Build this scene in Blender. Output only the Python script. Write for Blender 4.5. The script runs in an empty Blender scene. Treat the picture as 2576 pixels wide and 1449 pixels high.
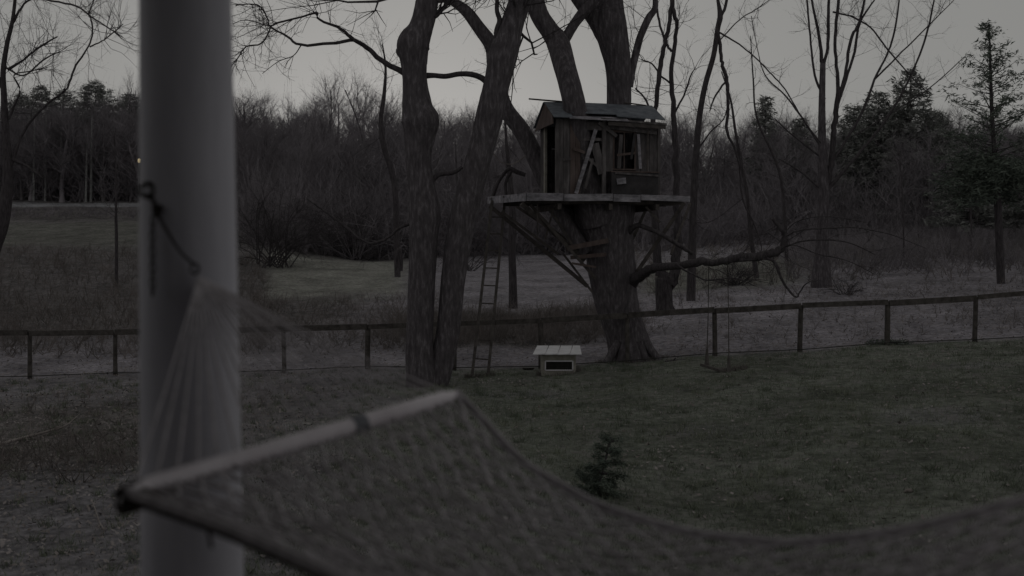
import bpy, math, random
import numpy as np
from mathutils import Vector, Matrix
random.seed(7); rng = np.random.default_rng(7)
R = math.radians
scene = bpy.context.scene; col = scene.collection

# ------------------------------------------------------------------ camera, sky, sun, exposure
F = 2762.0                         # focal length in units of a 2576 px wide picture
EYE = 3.3; PITCH = math.atan(88.5 / F)
cd = bpy.data.cameras.new('camera'); cam = bpy.data.objects.new('camera', cd); col.objects.link(cam)
cam.location = (0, 0, EYE); cam.rotation_euler = (R(90) - PITCH, 0, 0)
cd.sensor_width = 36; cd.lens = F / 2576 * 36; cd.clip_start = .05; cd.clip_end = 3000
cd.dof.use_dof = True; cd.dof.focus_distance = 29; cd.dof.aperture_fstop = 1.9
scene.camera = cam
SUN_EL, SUN_AZ = 2.5, -5.0          # low behind the woods, a little left of straight ahead
w = bpy.data.worlds.new('World'); scene.world = w; w.use_nodes = True
nt = w.node_tree; bg = nt.nodes['Background']
sk = nt.nodes.new('ShaderNodeTexSky'); sk.sky_type = 'NISHITA'; sk.sun_disc = False
sk.sun_elevation = R(SUN_EL); sk.sun_rotation = R(SUN_AZ); sk.air_density = 1.0; sk.dust_density = 4.0; sk.ozone_density = 1.0
hs = nt.nodes.new('ShaderNodeHueSaturation'); hs.inputs['Saturation'].default_value = .12
mx = nt.nodes.new('ShaderNodeMix'); mx.data_type = 'RGBA'; mx.inputs[0].default_value = .91
mx.inputs[7].default_value = (3.05, 3.04, 2.93, 1)       # even dusk overcast
nt.links.new(sk.outputs[0], hs.inputs['Color']); nt.links.new(hs.outputs[0], mx.inputs[6])
nt.links.new(mx.outputs[2], bg.inputs['Color']); bg.inputs['Strength'].default_value = .09
sd = bpy.data.lights.new('sun', 'SUN'); sun = bpy.data.objects.new('sun', sd); col.objects.link(sun)
sd.energy = .05; sd.angle = R(25); sd.color = (1, .93, .85)
sun.rotation_euler = Vector((math.sin(R(SUN_AZ)) * math.cos(R(SUN_EL)), math.cos(R(SUN_AZ)) * math.cos(R(SUN_EL)), math.sin(R(SUN_EL)))).to_track_quat('Z', 'Y').to_euler()
scene.view_settings.view_transform = 'Standard'; scene.view_settings.look = 'None'
scene.view_settings.exposure = -.15; scene.view_settings.gamma = 1

# ------------------------------------------------------------------ helpers
def P(px, py, Z):
    """point seen at picture position (px, py) standing Z metres away"""
    dx = (px - 1288) / F; v = (724.5 - py) / F
    c, s = math.cos(PITCH), math.sin(PITCH)
    d = Vector((dx, c + v * s, -s + v * c))
    return Vector((0, 0, EYE)) + d * (Z / d.y)
def sstep(a, b, x):
    t = np.clip((x - a) / (b - a), 0, 1); return t * t * (3 - 2 * t)
HX = [-40, -12.95, -3.87, .77, 3.07, 5.44, 7.77, 10.1, 12.5, 20, 40]
HZ = [-.1, -.075, .14, .19, .29, .555, .64, .78, .93, 1.3, 1.7]
RY = [31, 45, 60, 80, 100, 120, 160, 220, 400, 900]
RZ = [0, 1.05, 2.1, 3.2, 4.4, 6.2, 8.5, 10, 11, 12]
def H(x, y):
    x = np.asarray(x, float); y = np.asarray(y, float)
    h = np.interp(x, HX, HZ) * sstep(6, 25, y) + np.interp(y, RY, RZ)
    h = h + np.interp(y, [50, 60, 70, 90, 105, 130], [0, .8, 1.4, 2, 3.1, 4.5]) * sstep(-8, -22, x)
    h = h + .03 * np.sin(x * 2.7 + y) * np.sin(y * 2.1) * sstep(8, 14, y)
    h = h + .05 * np.sin(x * .9 + 1.3 * np.sin(y * .35)) * np.sin(y * .7 + .5) * sstep(5, 12, y)
    h = h + .12 * np.sin(x * .31 + 2) * np.sin(y * .27) * sstep(32, 45, y)
    return h
def G(px, py, zmin=6.0):
    """ground point seen at picture position"""
    z = zmin
    while z < 300:
        p = P(px, py, z)
        if p.z <= float(H(p.x, p.y)): return p
        z += .1
    return P(px, py, 120)
def tag(o, label=None, cat=None, group=None, kind=None):
    if label: o['label'] = label
    if cat: o['category'] = cat
    if group: o['group'] = group
    if kind: o['kind'] = kind
    return o
def empty(name, loc, label, cat, group=None):
    o = bpy.data.objects.new(name, None); col.objects.link(o); o.location = loc; o.empty_display_size = .1
    return tag(o, label, cat, group)
class MB:
    def __init__(s): s.v = []; s.f = []; s.n = 0
    def add(s, v, f):
        s.v.append(np.asarray(v, float).reshape(-1, 3)); s.f.append(np.asarray(f, np.int64) + s.n); s.n += len(s.v[-1])
    def tube(s, pts, rad, sides=6, seed=None, rough=0, cap=True):
        p = np.array([tuple(q) for q in pts], float); n = len(p); r = np.asarray(rad, float) * np.ones(n)
        t = np.gradient(p, axis=0); t /= np.linalg.norm(t, axis=1)[:, None] + 1e-9
        a = np.array((0., 0, 1)) if abs(t[:, 2]).mean() < .8 else np.array((1., 0, 0))
        u = np.cross(t, a); u /= np.linalg.norm(u, axis=1)[:, None] + 1e-9; w_ = np.cross(t, u)
        ang = np.arange(sides) * 2 * math.pi / sides
        rr = r[:, None] * np.ones((1, sides))
        if rough:
            ph = rng.random(4) * 6.28
            zz = np.arange(n)[:, None]
            rr = rr * (1 + rough * (.5 * np.sin(3 * ang[None] + ph[0] + zz * .15) + .35 * np.sin(5 * ang[None] + ph[1] - zz * .1) + .3 * np.sin(8 * ang[None] + ph[2]) + .5 * (rng.random((n, sides)) - .5)))
        v = p[:, None] + rr[..., None] * (np.cos(ang)[None, :, None] * u[:, None] + np.sin(ang)[None, :, None] * w_[:, None])
        i = np.arange(n - 1)[:, None] * sides; k = np.arange(sides)[None]; k2 = (k + 1) % sides
        f = np.stack([i + k, i + k2, i + sides + k2, i + sides + k], -1).reshape(-1, 4)
        s.add(v.reshape(-1, 3), f)
        if cap and sides >= 5:
            m = s.n
            for b, c in ((0, p[0]), ((n - 1) * sides, p[-1])):
                base = m - n * sides + b
                s.v.append(c[None]); ci = s.n; s.n += 1
                kk = np.arange(sides)
                s.f.append(np.stack([base + kk, base + (kk + 1) % sides, np.full(sides, ci), np.full(sides, ci)], -1))
        return s
    def box(s, c, size, U=None, W=None, taper=1):
        """box by centre and full size along axes U, W and their normal"""
        U = Vector(U or (1, 0, 0)).normalized(); W = Vector(W or (0, 1, 0)).normalized(); N = U.cross(W).normalized()
        c = Vector(c); v = []
        for k in (-.5, .5):
            for i, j in ((-.5, -.5), (.5, -.5), (.5, .5), (-.5, .5)):
                v.append(c + U * i * size[0] + W * j * size[1] + N * k * size[2])
        s.add([tuple(q) for q in v], [(0, 3, 2, 1), (4, 5, 6, 7), (0, 1, 5, 4), (1, 2, 6, 5), (2, 3, 7, 6), (3, 0, 4, 7)]); return s
    def beam(s, a, b, wd, th, side=None):
        a = Vector(a); b = Vector(b); d = (b - a).normalized()
        side = Vector(side) if side else Vector((0, 1, 0))
        W = (side - d * side.dot(d)).normalized()
        return s.box((a + b) / 2, ((b - a).length, th, wd), d, W)
    def tris(s, v):                                        # (n,3,3) loose triangles
        v = np.asarray(v); n = len(v); i = np.arange(n) * 3
        s.add(v.reshape(-1, 3), np.stack([i, i + 1, i + 2, i + 2], -1))
    def build(s, name, mat, parent=None, smooth=True, origin=None):
        v = np.concatenate(s.v); f = np.concatenate(s.f)
        if parent is not None: v = v - np.array(parent_origin(parent))[None]
        elif origin is not None: v = v - np.array(origin)[None]
        me = bpy.data.meshes.new(name)
        tri = f[:, 2] == f[:, 3]
        cnt = np.where(tri, 3, 4)
        loops = f.reshape(-1)[np.stack([np.ones_like(tri), np.ones_like(tri), np.ones_like(tri), ~tri], -1).reshape(-1)]
        me.vertices.add(len(v)); me.vertices.foreach_set('co', v.astype(np.float32).ravel())
        me.loops.add(len(loops)); me.loops.foreach_set('vertex_index', loops.astype(np.int32))
        me.polygons.add(len(f)); me.polygons.foreach_set('loop_start', np.concatenate([[0], np.cumsum(cnt)[:-1]]).astype(np.int32))
        try: me.polygons.foreach_set('loop_total', cnt.astype(np.int32))
        except Exception: pass
        me.polygons.foreach_set('use_smooth', np.full(len(f), smooth))
        me.update(calc_edges=True); me.validate()
        me.materials.append(mat)
        o = bpy.data.objects.new(name, me); col.objects.link(o)
        if parent is not None: o.parent = parent
        elif origin is not None: o.location = origin
        return o
def parent_origin(o):
    p = Vector(o.location)
    while o.parent: o = o.parent; p += o.location
    return tuple(p)
def dup(root, loc, rz, sc, label=None):
    r = root.copy(); col.objects.link(r); r.location = loc; r.rotation_euler = (0, 0, rz); r.scale = (sc[0], sc[0], sc[1])
    if label: r['label'] = label
    for ch in list(root.children):
        c = ch.copy(); col.objects.link(c); c.parent = r
    return r

# ------------------------------------------------------------------ materials
def mat(name, c1, c2, scale=8, rough=.9, bump=0, stretch=(1, 1, 1), coord='Object', detail=6, c3=None, spec=.2, metal=0):
    m = bpy.data.materials.new(name); m.use_nodes = True; t = m.node_tree; b = t.nodes['Principled BSDF']
    tc = t.nodes.new('ShaderNodeTexCoord'); mp = t.nodes.new('ShaderNodeMapping'); mp.inputs['Scale'].default_value = stretch
    n = t.nodes.new('ShaderNodeTexNoise'); n.inputs['Scale'].default_value = scale; n.inputs['Detail'].default_value = detail; n.inputs['Roughness'].default_value = .65
    r = t.nodes.new('ShaderNodeValToRGB'); r.color_ramp.elements[0].position = .35; r.color_ramp.elements[1].position = .68
    r.color_ramp.elements[0].color = (*c1, 1); r.color_ramp.elements[1].color = (*c2, 1)
    if c3: e = r.color_ramp.elements.new(.52); e.color = (*c3, 1)
    t.links.new(tc.outputs[coord], mp.inputs[0]); t.links.new(mp.outputs[0], n.inputs['Vector']); t.links.new(n.outputs[0], r.inputs[0])
    t.links.new(r.outputs[0], b.inputs['Base Color']); b.inputs['Roughness'].default_value = rough
    b.inputs['Specular IOR Level'].default_value = spec; b.inputs['Metallic'].default_value = metal
    if bump:
        bp = t.nodes.new('ShaderNodeBump'); bp.inputs['Strength'].default_value = bump; bp.inputs['Distance'].default_value = .05
        t.links.new(n.outputs[0], bp.inputs['Height']); t.links.new(bp.outputs[0], b.inputs['Normal'])
    return m
M = dict(
    bark=mat('bark', (.065, .057, .064), (.185, .168, .185), 4, .95, .9, (3.5, 3.5, .9), c3=(.10, .09, .098)),
    bark2=mat('dark_bark', (.038, .033, .037), (.10, .09, .096), 6, .95, .6, (3, 3, .6)),
    twig=mat('twig_bark', (.05, .042, .042), (.11, .095, .095), 3),
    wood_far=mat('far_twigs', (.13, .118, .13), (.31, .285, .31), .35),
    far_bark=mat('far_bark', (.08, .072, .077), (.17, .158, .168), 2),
    pale_streak=mat('pale_streak_bark', (.15, .15, .15), (.36, .36, .36), 6, stretch=(1, 1, 4)),
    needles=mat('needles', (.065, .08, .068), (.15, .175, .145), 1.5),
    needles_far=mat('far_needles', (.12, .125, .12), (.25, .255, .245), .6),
    plank=mat('weathered_planks', (.065, .06, .062), (.19, .175, .18), 6, .9, .5, (1, 1, .25), c3=(.11, .10, .103)),
    deckwood=mat('grey_deck_boards', (.13, .125, .14), (.40, .38, .42), 7, .85, .3, (.4, 1, 1)),
    redwood=mat('reddish_planks', (.08, .058, .054), (.15, .12, .115), 5, .9, .3, (1, 1, .3)),
    darkwood=mat('old_dark_timber', (.05, .045, .045), (.12, .105, .10), 5, .95, .4),
    tin=mat('blue_grey_roof_felt', (.08, .088, .105), (.17, .185, .21), 4, .7, .3, (1, 1, 2)),
    paneldark=mat('dark_panel', (.035, .033, .035), (.07, .065, .07), 3),
    fence=mat('fence_timber', (.045, .04, .038), (.11, .10, .095), 7, .95, .4),
    white=mat('chalky_white_paint', (.55, .54, .57), (.75, .74, .77), 3, .6, .1),
    hutch=mat('hutch_boards', (.22, .21, .185), (.38, .36, .33), 4, .85, .2),
    wire=mat('wire_mesh', (.02, .02, .02), (.05, .05, .045), 4, .6),
    column=mat('porch_column_paint', (.46, .45, .51), (.64, .625, .69), 3.5, .55, .12, (1.2, 1.2, .22)),
    rope=mat('hammock_cotton_rope', (.37, .345, .365), (.60, .565, .60), 40, .95),
    roped=mat('dark_cord', (.02, .017, .015), (.05, .04, .035), 40, .95),
    bar=mat('spreader_bar_varnish', (.50, .45, .49), (.76, .71, .76), 9, .45, .05, (.3, .3, .3), spec=.5),
    barend=mat('bar_tape', (.12, .13, .15), (.2, .2, .22), 9),
    iron=mat('dark_iron', (.02, .018, .016), (.05, .045, .04), 20, .55, metal=.5),
    leaf=mat('fallen_leaf', (.13, .11, .10), (.33, .30, .30), 1.2, .9),
    grass=mat('grass_blade', (.10, .118, .088), (.21, .225, .175), .8, .9),
    brush=mat('brush_stems', (.10, .09, .085), (.25, .22, .215), .7),
    bluewall=mat('pale_blue_siding', (.20, .22, .26), (.32, .34, .38), .5, stretch=(1, 1, 8)),
    houseroof=mat('dark_shingles', (.03, .03, .035), (.07, .07, .075), 2),
    glass=mat('dark_window_glass', (.02, .022, .025), (.03, .03, .035), 1, .15),
    porchceil=mat('unseen_porch_ceiling', (.10, .095, .09), (.15, .14, .13), 2),
    housewall=mat('house_siding', (.10, .095, .09), (.14, .13, .12), 2),
    litter=mat('dead_wood', (.14, .12, .11), (.3, .27, .26), 4),
)
em = bpy.data.materials.new('lamp_glow'); em.use_nodes = True
e_ = em.node_tree.nodes['Principled BSDF']; e_.inputs['Base Color'].default_value = (.3, .25, .15, 1)
e_.inputs['Emission Color'].default_value = (1, .8, .45, 1); e_.inputs['Emission Strength'].default_value = .5

# ground material: tint from a vertex colour of the ground cover, broken up by noise
gm = bpy.data.materials.new('ground_cover'); gm.use_nodes = True; t = gm.node_tree; b = t.nodes['Principled BSDF']
at = t.nodes.new('ShaderNodeAttribute'); at.attribute_name = 'cover'
tc = t.nodes.new('ShaderNodeTexCoord')
def nz(sc, st=(1, 1, 1), det=8):
    mp = t.nodes.new('ShaderNodeMapping'); mp.inputs['Scale'].default_value = st
    n = t.nodes.new('ShaderNodeTexNoise'); n.inputs['Scale'].default_value = sc; n.inputs['Detail'].default_value = det; n.inputs['Roughness'].default_value = .75
    t.links.new(tc.outputs['Object'], mp.inputs[0]); t.links.new(mp.outputs[0], n.inputs['Vector']); return n
n1 = nz(.55); n2 = nz(5.5)
r1 = t.nodes.new('ShaderNodeMapRange'); r1.inputs[1].default_value = .3; r1.inputs[2].default_value = .7; r1.inputs[3].default_value = .45; r1.inputs[4].default_value = 1.5
r2 = t.nodes.new('ShaderNodeMapRange'); r2.inputs[1].default_value = .32; r2.inputs[2].default_value = .68; r2.inputs[3].default_value = .42; r2.inputs[4].default_value = 1.6
t.links.new(n1.outputs[0], r1.inputs[0]); t.links.new(n2.outputs[0], r2.inputs[0])
m1 = t.nodes.new('ShaderNodeMath'); m1.operation = 'MULTIPLY'; t.links.new(r1.outputs[0], m1.inputs[0]); t.links.new(r2.outputs[0], m1.inputs[1])
vm = t.nodes.new('ShaderNodeVectorMath'); vm.operation = 'SCALE'; t.links.new(at.outputs['Color'], vm.inputs[0]); t.links.new(m1.outputs[0], vm.inputs['Scale'])
n3 = nz(2.2); r3 = t.nodes.new('ShaderNodeValToRGB'); r3.color_ramp.elements[0].position = .5; r3.color_ramp.elements[1].position = .62
t.links.new(n3.outputs[0], r3.inputs[0])
m3 = t.nodes.new('ShaderNodeMix'); m3.data_type = 'RGBA'; sc3 = t.nodes.new('ShaderNodeMath'); sc3.operation = 'MULTIPLY'; sc3.inputs[1].default_value = .55
t.links.new(r3.outputs[0], sc3.inputs[0]); t.links.new(sc3.outputs[0], m3.inputs[0]); t.links.new(vm.outputs[0], m3.inputs[6]); m3.inputs[7].default_value = (.20, .18, .185, 1)
t.links.new(m3.outputs[2], b.inputs['Base Color']); b.inputs['Roughness'].default_value = 1; b.inputs['Specular IOR Level'].default_value = .05
bp = t.nodes.new('ShaderNodeBump'); bp.inputs['Strength'].default_value = .8; bp.inputs['Distance'].default_value = .12
t.links.new(n2.outputs[0], bp.inputs['Height']); t.links.new(bp.outputs[0], b.inputs['Normal'])

# ------------------------------------------------------------------ ground
def pxof(x, y): return 1288 + F * x / np.maximum(y, .1)
def cover(x, y):
    """real colour of the ground cover by area"""
    px = pxof(x, y); n = lambda s, a: np.sin(x * s + a) * np.cos(y * s * 1.3 + a * 2)
    lawn = np.array((.150, .160, .138)); leaf = np.array((.25, .235, .26)); pale = np.array((.235, .235, .215)); brush = np.array((.125, .117, .118))
    far = np.array((.115, .115, .11)); road = np.array((.30, .30, .32)); wood = np.array((.12, .11, .115))
    c = np.zeros(x.shape + (3,)) + lawn
    def mixin(cc, a): nonlocal c; c = c * (1 - a[..., None]) + cc * a[..., None]
    wob = .5 * n(.8, 1) + .6 * n(.33, 2) + .5 * n(2.1, 3)
    # leaf-strewn ground: left of the yard and beyond the fence
    mixin(leaf * .8, sstep(-1.0, -4.5, x + wob * 1.5) * .85)
    mixin(leaf * .7, .45 * sstep(.25, .7, n(.45, 4) * n(.9, 1.5)) * sstep(30, 28, y))
    mixin(np.array((.13, .12, .112)), sstep(-3, -7, x + wob) * sstep(15, 18, y) * sstep(25, 22, y) * .7)
    mixin(leaf, sstep(29.2, 30.4, y + .25 * wob))
    mixin(brush, sstep(33, 40, y + wob) * sstep(-4, -8, x) * .9)
    mixin(brush * .95, sstep(33, 35, y + wob) * sstep(45, 41, y) * sstep(4, 1, x) * sstep(-5, -2, x))
    mixin(pale, sstep(45, 52, y + 2 * wob) * sstep(75, 68, y) * sstep(640, 700, px) * sstep(1060, 980, px))
    mixin(pale * .62, sstep(64, 72, y + 2 * wob) * sstep(93, 88, y) * sstep(560, 420, px))
    mixin(pale * .8, sstep(44, 47, y + wob) * sstep(62, 56, y) * sstep(1580, 1640, px) * sstep(2080, 1950, px))
    mixin(leaf * 1.3, sstep(36, 37.5, y + .5 * wob) * sstep(44, 42, y) * sstep(1600, 1640, px) * sstep(2060, 1990, px))
    mixin(far, sstep(50, 58, y + 2 * wob) * sstep(1950, 2150, px))
    mixin(brush * .9, sstep(92, 94, y) * sstep(103, 101, y) * sstep(560, 420, px))
    mixin(road, sstep(103, 104, y) * sstep(108, 107, y) * sstep(560, 420, px))
    mixin(wood, sstep(108, 116, y))
    return c
ys = np.concatenate([np.linspace(-6, 6, 12, endpoint=False), np.linspace(6, 34, 170, endpoint=False), np.linspace(34, 115, 200, endpoint=False), np.geomspace(115, 1200, 50)])
NX = 300; us = np.linspace(-1, 1, NX)
YY, UU = np.meshgrid(ys, us, indexing='ij'); XX = UU * (22 + np.maximum(YY, 0) * .95)
ZZ = H(XX, YY)
vv = np.stack([XX, YY, ZZ], -1).reshape(-1, 3); i = np.arange(len(ys) - 1)[:, None] * NX; k = np.arange(NX - 1)[None]
g = MB(); g.add(vv, np.stack([i + k, i + k + 1, i + NX + k + 1, i + NX + k], -1).reshape(-1, 4))
go = g.build('ground', gm); tag(go, kind='structure')
ca = go.data.color_attributes.new('cover', 'FLOAT_COLOR', 'POINT')
cc = np.concatenate([cover(XX, YY).reshape(-1, 3), np.ones((len(vv), 1))], 1)
ca.data.foreach_set('color', cc.astype(np.float32).ravel())

# grass blades and fallen leaves (nobody could count them)
def blades(n, ymin, ymax, dens, hmin, hmax, wd):
    y = ymin + (ymax - ymin) * rng.random(n) ** 1.3; x = (rng.random(n) * 2 - 1) * (y * .5 + 1)
    keep = rng.random(n) < dens(x, y); x = x[keep]; y = y[keep]; n = len(x)
    z = H(x, y); a = rng.random(n) * 6.28; hh = hmin + (hmax - hmin) * rng.random(n); l = rng.normal(0, .5, (n, 2)) * hh[:, None]
    b0 = np.stack([x - np.cos(a) * wd, y - np.sin(a) * wd, z - .01], -1); b1 = np.stack([x + np.cos(a) * wd, y + np.sin(a) * wd, z - .01], -1)
    return np.stack([b0, b1, np.stack([x + l[:, 0], y + l[:, 1], z + hh], -1)], 1)
def patch(x, y): return .5 + .5 * np.sin(x * 1.3 + 2 * np.sin(y * .8)) * np.sin(y * 1.1 + 2 * np.sin(x * .6))
g = MB(); g.tris(blades(150000, 9, 29.5, lambda x, y: (.15 + .85 * sstep(-6, 0, x)) * (.35 + .65 * patch(x, y)), .03, .09, .006))
tc0 = rng.random((900, 2)) * np.array((1, 1)); ty = 10 + 19 * tc0[:, 1]; tx = (tc0[:, 0] * 2 - 1) * (ty * .5 + 1)
for q in range(900):
    m_ = 26; x_ = tx[q] + rng.normal(0, .06, m_); y_ = ty[q] + rng.normal(0, .06, m_); z_ = H(x_, y_); a_ = rng.random(m_) * 6.28; h_ = .06 + .08 * rng.random(m_); l_ = rng.normal(0, .5, (m_, 2)) * h_[:, None]
    g.tris(np.stack([np.stack([x_ - np.cos(a_) * .007, y_ - np.sin(a_) * .007, z_ - .01], -1), np.stack([x_ + np.cos(a_) * .007, y_ + np.sin(a_) * .007, z_ - .01], -1), np.stack([x_ + l_[:, 0], y_ + l_[:, 1], z_ + h_], -1)], 1))
tag(g.build('grass', M['grass'], smooth=False), 'short dark green lawn grass in front of the fence', 'grass', kind='stuff')
def leaves(n, ymin, ymax, dens, s0):
    y = ymin + (ymax - ymin) * rng.random(n) ** 1.4; x = (rng.random(n) * 2 - 1) * (y * .55 + 1)
    keep = rng.random(n) < dens(x, y); x = x[keep]; y = y[keep]; n = len(x)
    z = H(x, y) + .012 + .02 * rng.random(n); a = rng.random(n) * 6.28; s = s0 * (.5 + rng.random(n)); tl = rng.normal(0, .35, (n, 2))
    ca_, sa = np.cos(a) * s, np.sin(a) * s
    pts = [np.stack([x + u * ca_ - v_ * sa, y + u * sa + v_ * ca_, z + s * (u * tl[:, 0] + v_ * tl[:, 1]) + np.abs(s * .35)], -1) for u, v_ in ((-1, 0), (0, -.6), (1, 0), (0, .6))]
    v = np.stack(pts, 1); j = np.arange(n) * 4
    return v.reshape(-1, 3), np.stack([j, j + 1, j + 2, j + 3], -1)
g = MB(); g.add(*leaves(150000, 9, 60, lambda x, y: np.where(y > 29.4, .8, .10 + .55 * sstep(-1, -6, x) + .35 * (patch(x * .5, y * .7) > .8)) * (y < 45) * (.45 + .55 * sstep(11, 18, y)), .026))
tag(g.build('fallen_leaves', M['leaf'], smooth=False), 'brown fallen leaves strewn over lawn and slope', 'leaves', kind='stuff')

# ------------------------------------------------------------------ tree tools
def crm(pts, per=6):
    """Catmull-Rom through rows (x,y,z,r)"""
    p = np.array(pts, float)
    if len(p) < 3: return p[0] + (p[-1] - p[0]) * np.linspace(0, 1, per + 1)[:, None]
    q = np.vstack([2 * p[0] - p[1], p, 2 * p[-1] - p[-2]]); out = []
    for i in range(1, len(q) - 2):
        for s in np.linspace(0, 1, per, endpoint=False):
            a, b_, c, d = q[i - 1], q[i], q[i + 1], q[i + 2]
            out.append(.5 * (2 * b_ + (c - a) * s + (2 * a - 5 * b_ + 4 * c - d) * s * s + (3 * b_ - a - 3 * c + d) * s ** 3))
    out.append(q[-2]); o = np.array(out); o[:, 3] = np.maximum(o[:, 3], .003); return o
def limb(mb, pts, Z, sides=12, rough=.06, per=6, wob=.0):
    """pts: (px, py, width px[, dZ]) -> rows of (x,y,z,r)"""
    rows = []
    for q in pts:
        z = Z + (q[3] if len(q) > 3 else 0); p = P(q[0], q[1], z); rows.append((p.x, p.y, p.z, q[2] * .5 * z / F))
    c = crm(rows, per)
    if wob: c[1:-1, :3] += rng.normal(0, 1, (len(c) - 2, 3)) * (wob * c[1:-1, 3:4])
    mb.tube(c[:, :3], c[:, 3], sides, rough=rough); return c
def twig(mb, p, d, L, r, lv, spread=.7, up=.25, nseg=4, kids=4, sides=3):
    p = np.array(p, float); d = np.array(d, float); d /= np.linalg.norm(d) + 1e-9; pts = [p.copy()]; ds = [d.copy()]
    for _ in range(nseg):
        d = d + rng.normal(0, .22, 3); d[2] += up * .3; d /= np.linalg.norm(d); p = p + d * L / nseg; pts.append(p.copy()); ds.append(d.copy())
    rr = np.linspace(r, r * .35, nseg + 1)
    mb.tube(pts, rr, sides, cap=False)
    if lv <= 0: return
    for _ in range(kids):
        f = .2 + .75 * random.random(); i = min(int(f * nseg), nseg - 1); q = pts[i] + (pts[i + 1] - pts[i]) * (f * nseg - i)
        nd = ds[i] + rng.normal(0, spread, 3)
        twig(mb, q, nd, L * random.uniform(.4, .7), rr[i] * .6, lv - 1, spread, up, max(2, nseg - 1), kids, sides)
def sprout(mb, c, n, L, r, lv=1, f0=.2, f1=1., up=.3, kids=3, spread=.7):
    for _ in range(n):
        i = int(len(c) * (f0 + (f1 - f0) * random.random())); i = min(max(i, 1), len(c) - 2)
        t_ = c[i + 1, :3] - c[i - 1, :3]; t_ /= np.linalg.norm(t_) + 1e-9
        d = t_ * .6 + rng.normal(0, 1, 3) * .8; d[2] += up
        twig(mb, c[i, :3], d, L * random.uniform(.5, 1.2), min(r, c[i, 3] * .7), lv, spread, up, 4, kids)
def bare_tree(name, h, r0, label, cat='tree', group=None, seed=0, mt='far_bark', mc='wood_far', kids=(12, 5, 4), up=.35, wide=.45, low=.25, thick=1., loc=(0, 0, 0), lean=0, trunk_top=.85):
    random.seed(seed); global rng; rng = np.random.default_rng(seed + 100)
    e = empty(name, loc, label, cat, group); o = np.array(loc, float)
    tr = MB(); n = 12; pts = []; x = np.array((0., 0., 0.)); d = np.array((lean, 0., 1.))
    for i_ in range(n + 1):
        pts.append(x.copy()); d = d + np.array((rng.normal(0, .07), rng.normal(0, .07), 0)); x = x + d / np.linalg.norm(d) * h * trunk_top / n
    pts = np.array(pts); rr = r0 * np.linspace(1, .16, n + 1); rr[0] *= 1.3
    pts2 = pts.copy(); pts2[0, 2] -= .3
    tr.tube(pts2 + o, rr, 8, rough=.05); tr.build('trunk', M[mt], e)
    cr = MB()
    for _ in range(kids[0]):
        f = low + (1 - low) * random.random() ** .8; j = min(int(f * n), n - 1)
        q = pts[j] + (pts[j + 1] - pts[j]) * (f * n - j); a = random.random() * 6.28
        d = np.array((math.cos(a), math.sin(a), .35 + .9 * f)); L = h * wide * (1.15 - .75 * f) * random.uniform(.7, 1.2)
        twig(cr, q + o, d, L, rr[j] * .5, 2, .62, up, 5, kids[1])
    cr.build('crown', M[mc], e); return e
# ------------------------------------------------------------------ distant woods
protos = []
for s in range(7):
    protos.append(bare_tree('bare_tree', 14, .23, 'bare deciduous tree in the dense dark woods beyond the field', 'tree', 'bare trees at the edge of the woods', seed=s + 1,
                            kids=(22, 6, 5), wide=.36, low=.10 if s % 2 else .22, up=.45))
# the far wood: one mass
def arrays(e):
    out = []
    for ch in e.children:
        me = ch.data; v = np.zeros(len(me.vertices) * 3, np.float32); me.vertices.foreach_get('co', v); v = v.reshape(-1, 3)
        f = np.array([tuple(p.vertices) if len(p.vertices) == 4 else tuple(p.vertices) + (p.vertices[-1],) for p in me.polygons], np.int64)
        out.append((v, f))
    return out
pa = [arrays(e) for e in protos]
rng = np.random.default_rng(55); random.seed(55)
wood = MB()
for i_ in range(330):
    y = random.uniform(100, 165); x = random.uniform(-.62, .62) * y
    if 108 - 8 < y < 108 and pxof(x, y) < 450: y += 12
    a = random.random() * 6.28; ca_, sa = math.cos(a), math.sin(a); s = random.uniform(.75, 1.1) * (.92 + .0 * y); s2 = s * random.uniform(1.0, 1.4)
    z = float(H(x, y)); top = 640 - 270 - 25 * random.random()
    want = 3.3 + (636 - ((212 if pxof(x, y) < 1050 else 250) + 85 * random.random() ** 1.3)) / F * y - z     # treetops keep an even skyline
    s = want / 14.2
    if 1760 < pxof(x, y) < 1920 and random.random() < .75: continue
    for v, f in pa[random.randrange(7)]:
        q = v.copy(); q[:, 0] = (v[:, 0] * ca_ - v[:, 1] * sa) * s2 + x; q[:, 1] = (v[:, 0] * sa + v[:, 1] * ca_) * s2 + y; q[:, 2] = v[:, 2] * s + z
        wood.add(q, f)
tag(wood.build('distant_woods', M['wood_far']), 'far mass of bare grey brown woods filling the skyline', 'woods', kind='stuff')
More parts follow.
